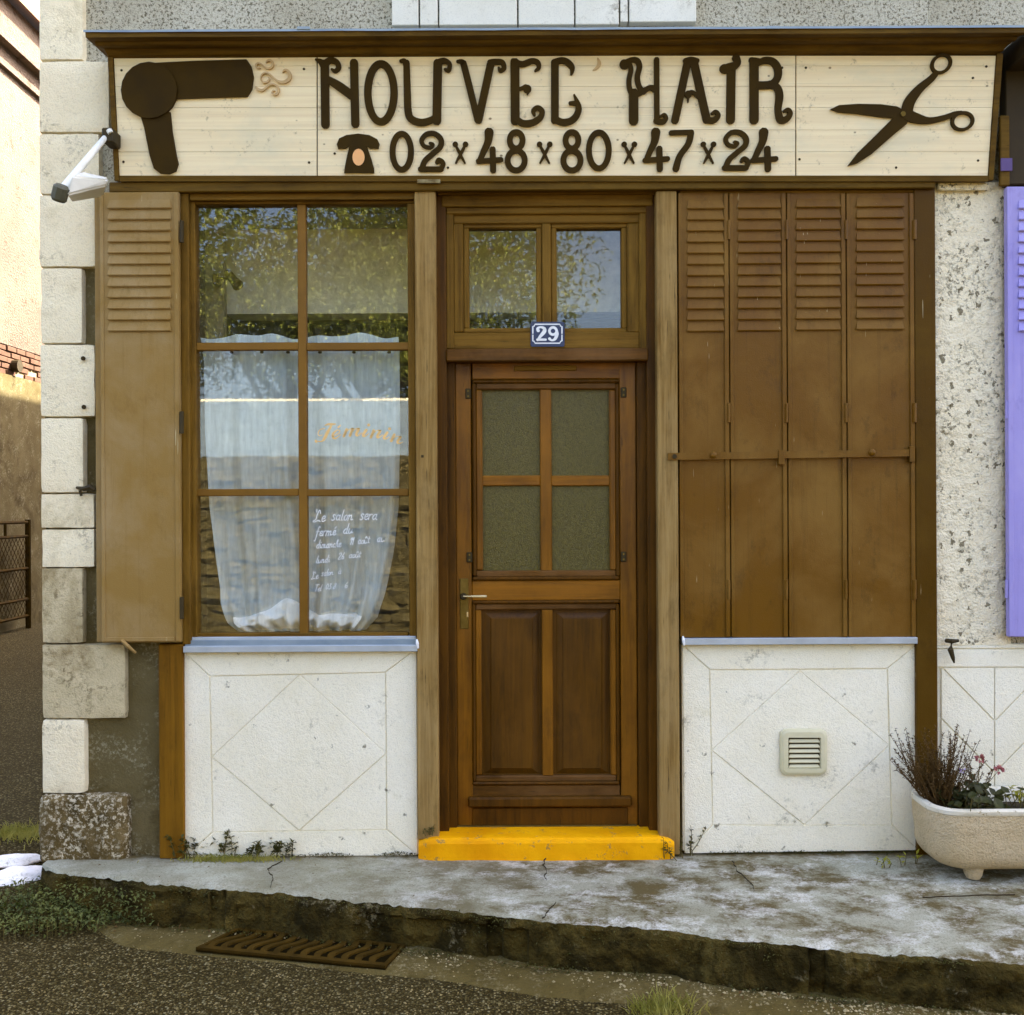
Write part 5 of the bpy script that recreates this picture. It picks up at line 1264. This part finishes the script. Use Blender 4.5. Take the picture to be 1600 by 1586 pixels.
o = grass('grass_verge', 'dry grass verge across the lane entrance behind the white stones', G(20, 1305, -.03), 1500, .06, 83, .22, .05); o['kind'] = 'stuff'
grass('grass_tuft', 'short dark grass growing along the foot of the window panel', G(360, 1345, -.004), 500, .04, 84, .10, .012)['kind'] = 'stuff'

# white stones and pebbles
random.seed(21)
def rock(name, label, c, sx, sy, sz, m, seed, cat='stone', rot=0):
    bm = bmesh.new(); bmesh.ops.create_icosphere(bm, subdivisions=4, radius=1.0)
    for v_ in bm.verts:
        q = v_.co.copy(); k = 1 + .22 * noise.noise(q * 1.4 + Vector((seed, 0, 0))) + .07 * noise.noise(q * 4 + Vector((seed, 3, 0)))
        p = Vector((q.x * sx, q.y * sy, max(q.z, -.5) * sz)) * k
        v_.co = Matrix.Rotation(rot, 3, 'Z') @ p + Vector(c)
    o = put(name, bm, m, None, True, None, None, c); return tag(o, label, cat)
rock('boulder', 'largest white flat stone bedded in weeds by the kerb end', z_at(24, 1378) + Vector((0, 0, .015)), .135, .075, .045, M['whiterock'], 1, rot=R(28))
rock('boulder', 'long white flat stone behind the others near the lane', z_at(18, 1350) + Vector((0, 0, .012)), .12, .05, .03, M['whiterock'], 2, rot=R(18))
rock('boulder', 'small white stone touching the base of the corner stone', z_at(56, 1352) + Vector((0, 0, .012)), .045, .035, .022, M['whiterock'], 3, rot=R(20))
rock('pebble', 'round beige pebble in the gutter beside the crack', z_at(265, 1440) + Vector((0, 0, .02)), .021, .019, .022, M['pebble'], 4)
rock('pebble', 'small pale pebble in the gutter right of the iron grate', z_at(690, 1486) + Vector((0, 0, .008)), .013, .010, .012, M['whiterock'], 5)
rock('pebble', 'flat pale pebble in the gutter below the left of the door', z_at(860, 1512) + Vector((0, 0, .008)), .010, .008, .007, M['whiterock'], 6)
rock('pebble', 'white chip at the lower right edge of the road', z_at(1505, 1578) + Vector((0, 0, .012)), .012, .008, .007, M['whiterock'], 7)
rock('pebble', 'square white chip in the grit at the right of the kerb foot', z_at(1465, 1569) + Vector((0, 0, .012)), .008, .007, .007, M['whiterock'], 8)
bm = bmesh.new(); c = z_at(1278, 1549) + Vector((0, 0, .016)); leaf(bm, c, Vector((1, .25, .15)), Vector((0, 0, 1)), .05, .022, .2); o = put('fallen_leaf', bm, M['pebble'], None, False, None, None, c); tag(o, 'single dry grey leaf lying at the kerb foot', 'leaf')

random.seed(66); bm = bmesh.new()
def tuftlet(c, r_):
    leaf(bm, c, Vector((random.gauss(0, 1), random.gauss(-.6, .5), random.gauss(.6, .5))), Vector((0, 0, 1)), r_ * random.uniform(.6, 1.5), r_ * random.uniform(.4, .9), .3)
for (xa_, xb_, n_) in ((P(250, 0).x, P(652, 0).x, 900), (P(1062, 0).x, P(1436, 0).x, 700), (P(1436, 0).x, 2.3, 250)):
    for _ in range(n_):
        x = random.uniform(xa_, xb_); k = max(0, noise.noise(Vector((x * 7, 3, 0))) + .35)
        if random.random() > k * 1.6: continue
        tuftlet(Vector((x, -.004 - abs(random.gauss(0, .008)), .001 + random.random() * .016 * k)), .009)
for _ in range(2600):
    x = random.uniform(-1.9, 2.2); k = max(0, noise.noise(Vector((x * 3.3, 8, 0))) + .25)
    if random.random() > k * 1.8: continue
    tuftlet(Vector((x, edge_y(x) - .02 + random.gauss(0, .008), -.02 - abs(random.gauss(0, .05)) * (random.random() < .5))), .009)
for _ in range(1500):
    x = random.uniform(-1.6, 2.2); y = edge_y(x) - .04 - abs(random.gauss(0, .015)); k = max(0, noise.noise(Vector((x * 4.1, 5, 0))) + .3)
    if random.random() > k * 1.6: continue
    tuftlet(Vector((x, y, ground_z(x, y) + .012 + random.random() * .014)), .011)
o = put('moss', bm, M['leaf'], None, False, 'stuff'); tag(o, 'dark moss and dirt in the joints along wall foot and kerb', 'moss')
random.seed(77); bm = bmesh.new()
for _ in range(150):
    x = random.uniform(-1.6, 2.0); y = edge_y(x) - .03 - abs(random.gauss(0, .06)); c = Vector((x, y, ground_z(x, y) + .018))
    leaf(bm, c, Vector((random.gauss(0, 1), random.gauss(0, 1), random.gauss(.1, .25))), Vector((0, 0, 1)), random.uniform(.008, .026), random.uniform(.003, .010), .3)
for _ in range(60):
    x = random.uniform(-1.9, 2.0); y = random.choice([-.03, random.uniform(edge_y(x), 0)]); c = Vector((x, y - abs(random.gauss(0, .02)), .006))
    if x > -.45 and x < .75 and y > -.08: continue
    leaf(bm, c, Vector((random.gauss(0, 1), random.gauss(0, 1), random.gauss(.1, .2))), Vector((0, 0, 1)), random.uniform(.006, .016), random.uniform(.003, .008), .3)
o = put('leaf_litter', bm, M['dry'], None, False, 'stuff'); tag(o, 'small dry brown leaf litter scattered along gutter and pavement', 'leaves')
# ------------------------------------------------------------------ iron drain grate
gz = ground_z(-.5, -.9) + .012
ga, gb, gc, gd = G(372, 1452, gz), G(634, 1479, gz), G(602, 1513, gz), G(306, 1484, gz)
grate = thing('drain_grate', 'rusty iron drain grate set in the gutter by the kerb', 'grate', (ga + gb + gc + gd) / 4)
def gp(u, v_, z=0): 
    p = ga.lerp(gb, u).lerp(gd.lerp(gc, u), v_); return p + Vector((0, 0, z))
def slab(bm, q, z0, z1):
    a = [bm.verts.new(gp(u, v_, z0)) for u, v_ in q]; b = [bm.verts.new(gp(u, v_, z1)) for u, v_ in q]; n = len(q)
    for k in range(n): bm.faces.new((a[k], a[(k + 1) % n], b[(k + 1) % n], b[k]))
    bm.faces.new(b); bm.faces.new(a[::-1]); bmesh.ops.recalc_face_normals(bm, faces=bm.faces[:]); return bm
put('pit_shade', slab(bmesh.new(), [(.0, .0), (1, 0), (1, 1), (0, 1)], -.006, .0012), M['pit_shade'], grate)  # thin slab, the drain's dark depth is put into its colour
for q in ([(0, 0), (1, 0), (1, .07), (0, .07)], [(0, .88), (1, .88), (1, 1), (0, 1)], [(0, .071), (.018, .071), (.018, .879), (0, .879)], [(.982, .071), (1, .071), (1, .879), (.982, .879)]):
    put('frame', slab(bmesh.new(), q, -.004, .0095), M['rust'], grate)
for k in range(13):
    u = .03 + .94 * k / 13; bm = bmesh.new(); left, right = [], []
    for j in range(9):
        v_ = .072 + .806 * j / 8; o_ = .022 * math.sin(j / 8 * 6.28) + .030 * (1 - v_)
        left.append((u + o_, v_)); right.append((u + o_ + .034, v_))
    slab(bm, left + right[::-1], -.004, .0085 + .0006 * (k % 2)); put('bar', bm, M['rust'], grate)

# ------------------------------------------------------------------ left: house across the lane
LX = -6.0
lh = thing('lane_house', 'crumbling pink rendered house across the lane at the left', 'house', (LX - 3, 9, 0))
def lw(name, x0, x1, y0, y1, z0, z1, m): return put(name, box(bmesh.new(), x0, x1, y0, y1, z0, z1), m, lh)
zd = 3.1
lw('wall', LX - 6, LX, 3.5, 24, zd + .36, 7.3, M['farwall'])
lw('dado', LX - 6, LX + .03, 3.5, 24, -.3, zd, M['cement'])
lw('brick_backing', LX - 6, LX - .03, 3.5, 24, zd, zd + .36, M['mortar'])
random.seed(31)
bm = bmesh.new()
for r_ in range(5):
    y = 5.2 - (r_ % 2) * .12
    while y < 12:
        if random.random() < .86: box(bm, LX - .05, LX - .004 + random.uniform(-.012, .012), y + .006, y + .226, zd + .006 + r_ * .071, zd + .066 + r_ * .071, .006)
        y += .235
put('brick', bm, M['brick'], lh, False, 'stuff')
for (z0, z1, o_) in ((6.72, 6.95, .05), (6.95, 7.42, .16)): lw('cornice', LX - .5, LX + o_, 3.4, 24, z0 + .001, z1, M['farwall'])
bm = bmesh.new(); v = [bm.verts.new(p) for p in ((LX + .3, 3.3, 7.42), (LX - 3, 3.3, 9.0), (LX - 3, 24, 9.0), (LX + .3, 24, 7.42), (LX + .3, 3.3, 7.5), (LX - 3, 3.3, 9.1), (LX - 3, 24, 9.1), (LX + .3, 24, 7.5))]
for f in ((0, 1, 2, 3), (7, 6, 5, 4), (0, 4, 5, 1), (1, 5, 6, 2), (2, 6, 7, 3), (3, 7, 4, 0)): bm.faces.new([v[k] for k in f])
put('roof', bm, M['tile'], lh)
def LP(px, py, X):      # point on a plane X = const
    dx, dy = unroll(px, py); t = X / (dx / F); return Vector((X, CAMY + t, CAMZ - dy / F * t))
c = LP(25, 572, LX + .03); put('vent_pipe', tube(bmesh.new(), [c + Vector((-.1, 0, 0)), c + Vector((.05, 0, 0))], .075, 14), M['iron'], lh)
# mesh gate lying along that wall
gx_ = LX + .16
gt = thing('mesh_gate', 'rusty metal gate with wire mesh along the lane wall', 'gate', (gx_, LP(45, 980, gx_).y, 0))
def gpt(px, py): return LP(px, py, gx_)
yg1 = gpt(44, 900).y; yg0 = yg1 - 2.2; z_t, z_m, z_l, z_b = gpt(40, 816).z, gpt(40, 838).z, gpt(40, 888).z, .22
zm2 = gpt(40, 936).z
for z in (z_t, z_m, z_l, zm2, z_b): put('rail', tube(bmesh.new(), [(gx_, yg0, z), (gx_, yg1, z)], .022, 6), M['rust'], gt)
for y in (yg0, yg1): put('post', tube(bmesh.new(), [(gx_, y, -.05), (gx_, y, z_t + .03)], .034, 8), M['rust'], gt)
for k in range(1, 4): put('upright', tube(bmesh.new(), [(gx_, yg0 + 2.2 * k / 4, z_t), (gx_, yg0 + 2.2 * k / 4, z_m)], .018, 6), M['rust'], gt)
bm = bmesh.new()
nn_ = 26
for k in range(-nn_, nn_ + 1):
    for sgn in (1, -1):
        y0 = yg0 + 1.1 + k * .085; z0_, z1_ = z_b, z_m
        a = Vector((gx_ - .01 * sgn, y0, z0_)); b = Vector((gx_ - .01 * sgn, y0 + sgn * (z1_ - z0_) * .8, z1_))
        def clip(p, q):
            lo, hi = 0.0, 1.0; d = q.y - p.y
            for lim, sg in ((yg0, 1), (yg1, -1)):
                t = (lim - p.y) / d
                if (d > 0) == (sg > 0): lo = max(lo, t)
                else: hi = min(hi, t)
            return (p.lerp(q, lo), p.lerp(q, hi)) if hi > lo else None
        r_ = clip(a, b)
        if r_: tube(bm, r_, .004, 3, False)
put('wire_mesh', bm, M['rust'], gt, False, 'stuff')

# ------------------------------------------------------------------ opposite side of the street (seen in the panes)
WY = -7.6
ow = thing('garden_wall', 'rubble stone garden wall across the street mirrored in the shop window', 'wall', (0, WY, 0))
put('core', box(bmesh.new(), -16, 16, WY - .4, WY, -.4, 2.0), M['wallstone'], ow)
random.seed(41)
pool = []
for k in range(8):
    bm = bmesh.new(); bmesh.ops.create_cube(bm, size=1.0); bmesh.ops.subdivide_edges(bm, edges=bm.edges[:], cuts=2, use_grid_fill=True)
    for v_ in bm.verts:
        q = v_.co.copy(); v_.co = (q * .55 + q.normalized() * .32) * (1 + .25 * noise.noise(q * 2.4 + Vector((k * 7, 0, 0))))
    me = bpy.data.meshes.new('wall_stone'); bm.to_mesh(me); bm.free(); me.materials.append(M['wallstone']); pool.append(me)
z = -.16; cntw = 0; rest = bmesh.new()
while z < 2.0:
    hh = random.uniform(.11, .19); x = -4.6
    while x < 2.4:
        ll = random.uniform(.16, .38)
        near = x < -.9
        if near and cntw < 290:
            o = bpy.data.objects.new('stone', random.choice(pool)); COL.objects.link(o); o.parent = ow
            o.location = (x + ll / 2, random.uniform(-.02, .02) + .01, z + hh / 2); o.scale = (ll * 1.1, .2, hh * 1.12); o.rotation_euler = (random.gauss(0, .05), random.gauss(0, .06), random.gauss(0, .05)); cntw += 1
        else:
            b2 = bmesh.new(); b2.from_mesh(random.choice(pool)); bmesh.ops.scale(b2, verts=b2.verts[:], vec=(ll * 1.1, .2, hh * 1.12)); bmesh.ops.translate(b2, verts=b2.verts[:], vec=(x + ll / 2, WY, z + hh / 2))
            me = bpy.data.meshes.new('t'); b2.to_mesh(me); b2.free(); rest.from_mesh(me); bpy.data.meshes.remove(me)
        x += ll
    z += hh
put('coursed_rubble', rest, M['wallstone'], ow, False, 'stuff')
sd = thing('shed', 'low slate-roofed shed behind the garden wall across the street', 'shed', (-2, -9.6, 0))
put('wall', box(bmesh.new(), -7, 1.2, -10.6, -8.6, -.2, 2.15), M['stone'], sd)
bm = bmesh.new(); v = [bm.verts.new(p) for p in ((-7.2, -8.35, 2.05), (1.4, -8.35, 2.05), (1.4, -9.9, 2.95), (-7.2, -9.9, 2.95), (-7.2, -8.35, 2.12), (1.4, -8.35, 2.12), (1.4, -9.9, 3.02), (-7.2, -9.9, 3.02))]
for f in ((3, 2, 1, 0), (4, 5, 6, 7), (0, 1, 5, 4), (1, 2, 6, 5), (2, 3, 7, 6), (3, 0, 4, 7)): bm.faces.new([v[k] for k in f])
put('roof', bm, M['roofslate'], sd)
put('ridge', tube(bmesh.new(), [(-7.2, -9.9, 3.0), (1.4, -9.9, 3.0)], .035, 8), M['stone'], sd)
def tree(label, base, h, crown_r, seed, n=5200, cz=.62, leafs=.16):
    random.seed(seed); b = Vector(base)
    t = thing('tree', label, 'tree', base, None); bt, bc = bmesh.new(), bmesh.new()
    tube(bt, [b, b + Vector((.05, 0, h * .25)), b + Vector((-.05, .05, h * .5)), b + Vector((.0, 0, h * .8))], [.2, .16, .12, .05], 8)
    cl = []
    for k in range(16):
        a = random.uniform(0, 6.28); el = random.uniform(-.4, 1.1); r_ = crown_r * random.uniform(.45, 1)
        e = b + Vector((math.cos(a) * math.cos(el) * r_, math.sin(a) * math.cos(el) * r_, h * cz + math.sin(el) * r_ * .9))
        s_ = b + Vector((0, 0, h * random.uniform(.3, .7))); mid = s_.lerp(e, .5) + Vector((0, 0, .2))
        tube(bt, [s_, mid, e], [.06, .04, .015], 5); cl.append((e, crown_r * random.uniform(.28, .5)))
    for _ in range(n):
        c, r_ = random.choice(cl); d = Vector((random.gauss(0, 1), random.gauss(0, 1), random.gauss(0, 1))).normalized() * r_ * random.random() ** .45
        leaf(bc, c + d, Vector((random.gauss(0, 1), random.gauss(0, 1), random.gauss(-.2, .6))), Vector((0, 0, 1)), leafs * random.uniform(.6, 1.2), leafs * .5)
    put('trunk', bt, M['bark'], t, True); put('crown', bc, M['leaft'], t, False, 'stuff')
tree('broad green tree across the street mirrored in the left panes', (-3.6, -12.2, -.1), 7.6, 2.5, 101, 16000, .60, .12)
tree('tall green tree across the street mirrored in the fanlight', (-.9, -13.6, -.1), 9.0, 2.5, 102, 17000, .6, .12)
tree('dense bushy tree just behind the slate-roofed shed', (-2.2, -11.6, -.1), 5.6, 1.9, 106, 12000, .68, .11)
tree('low green tree across the street mirrored right in the fanlight', (1.7, -14.5, -.1), 5.3, 1.7, 103, 11000, .66, .11)
tree('small rounded tree across the street at the far right', (4.2, -15.0, -.1), 5.2, 1.7, 104, 3600)
tree('wide tree across the street at the far left', (-7.4, -13.0, -.1), 8.5, 3.0, 105, 6000, .6, .22)
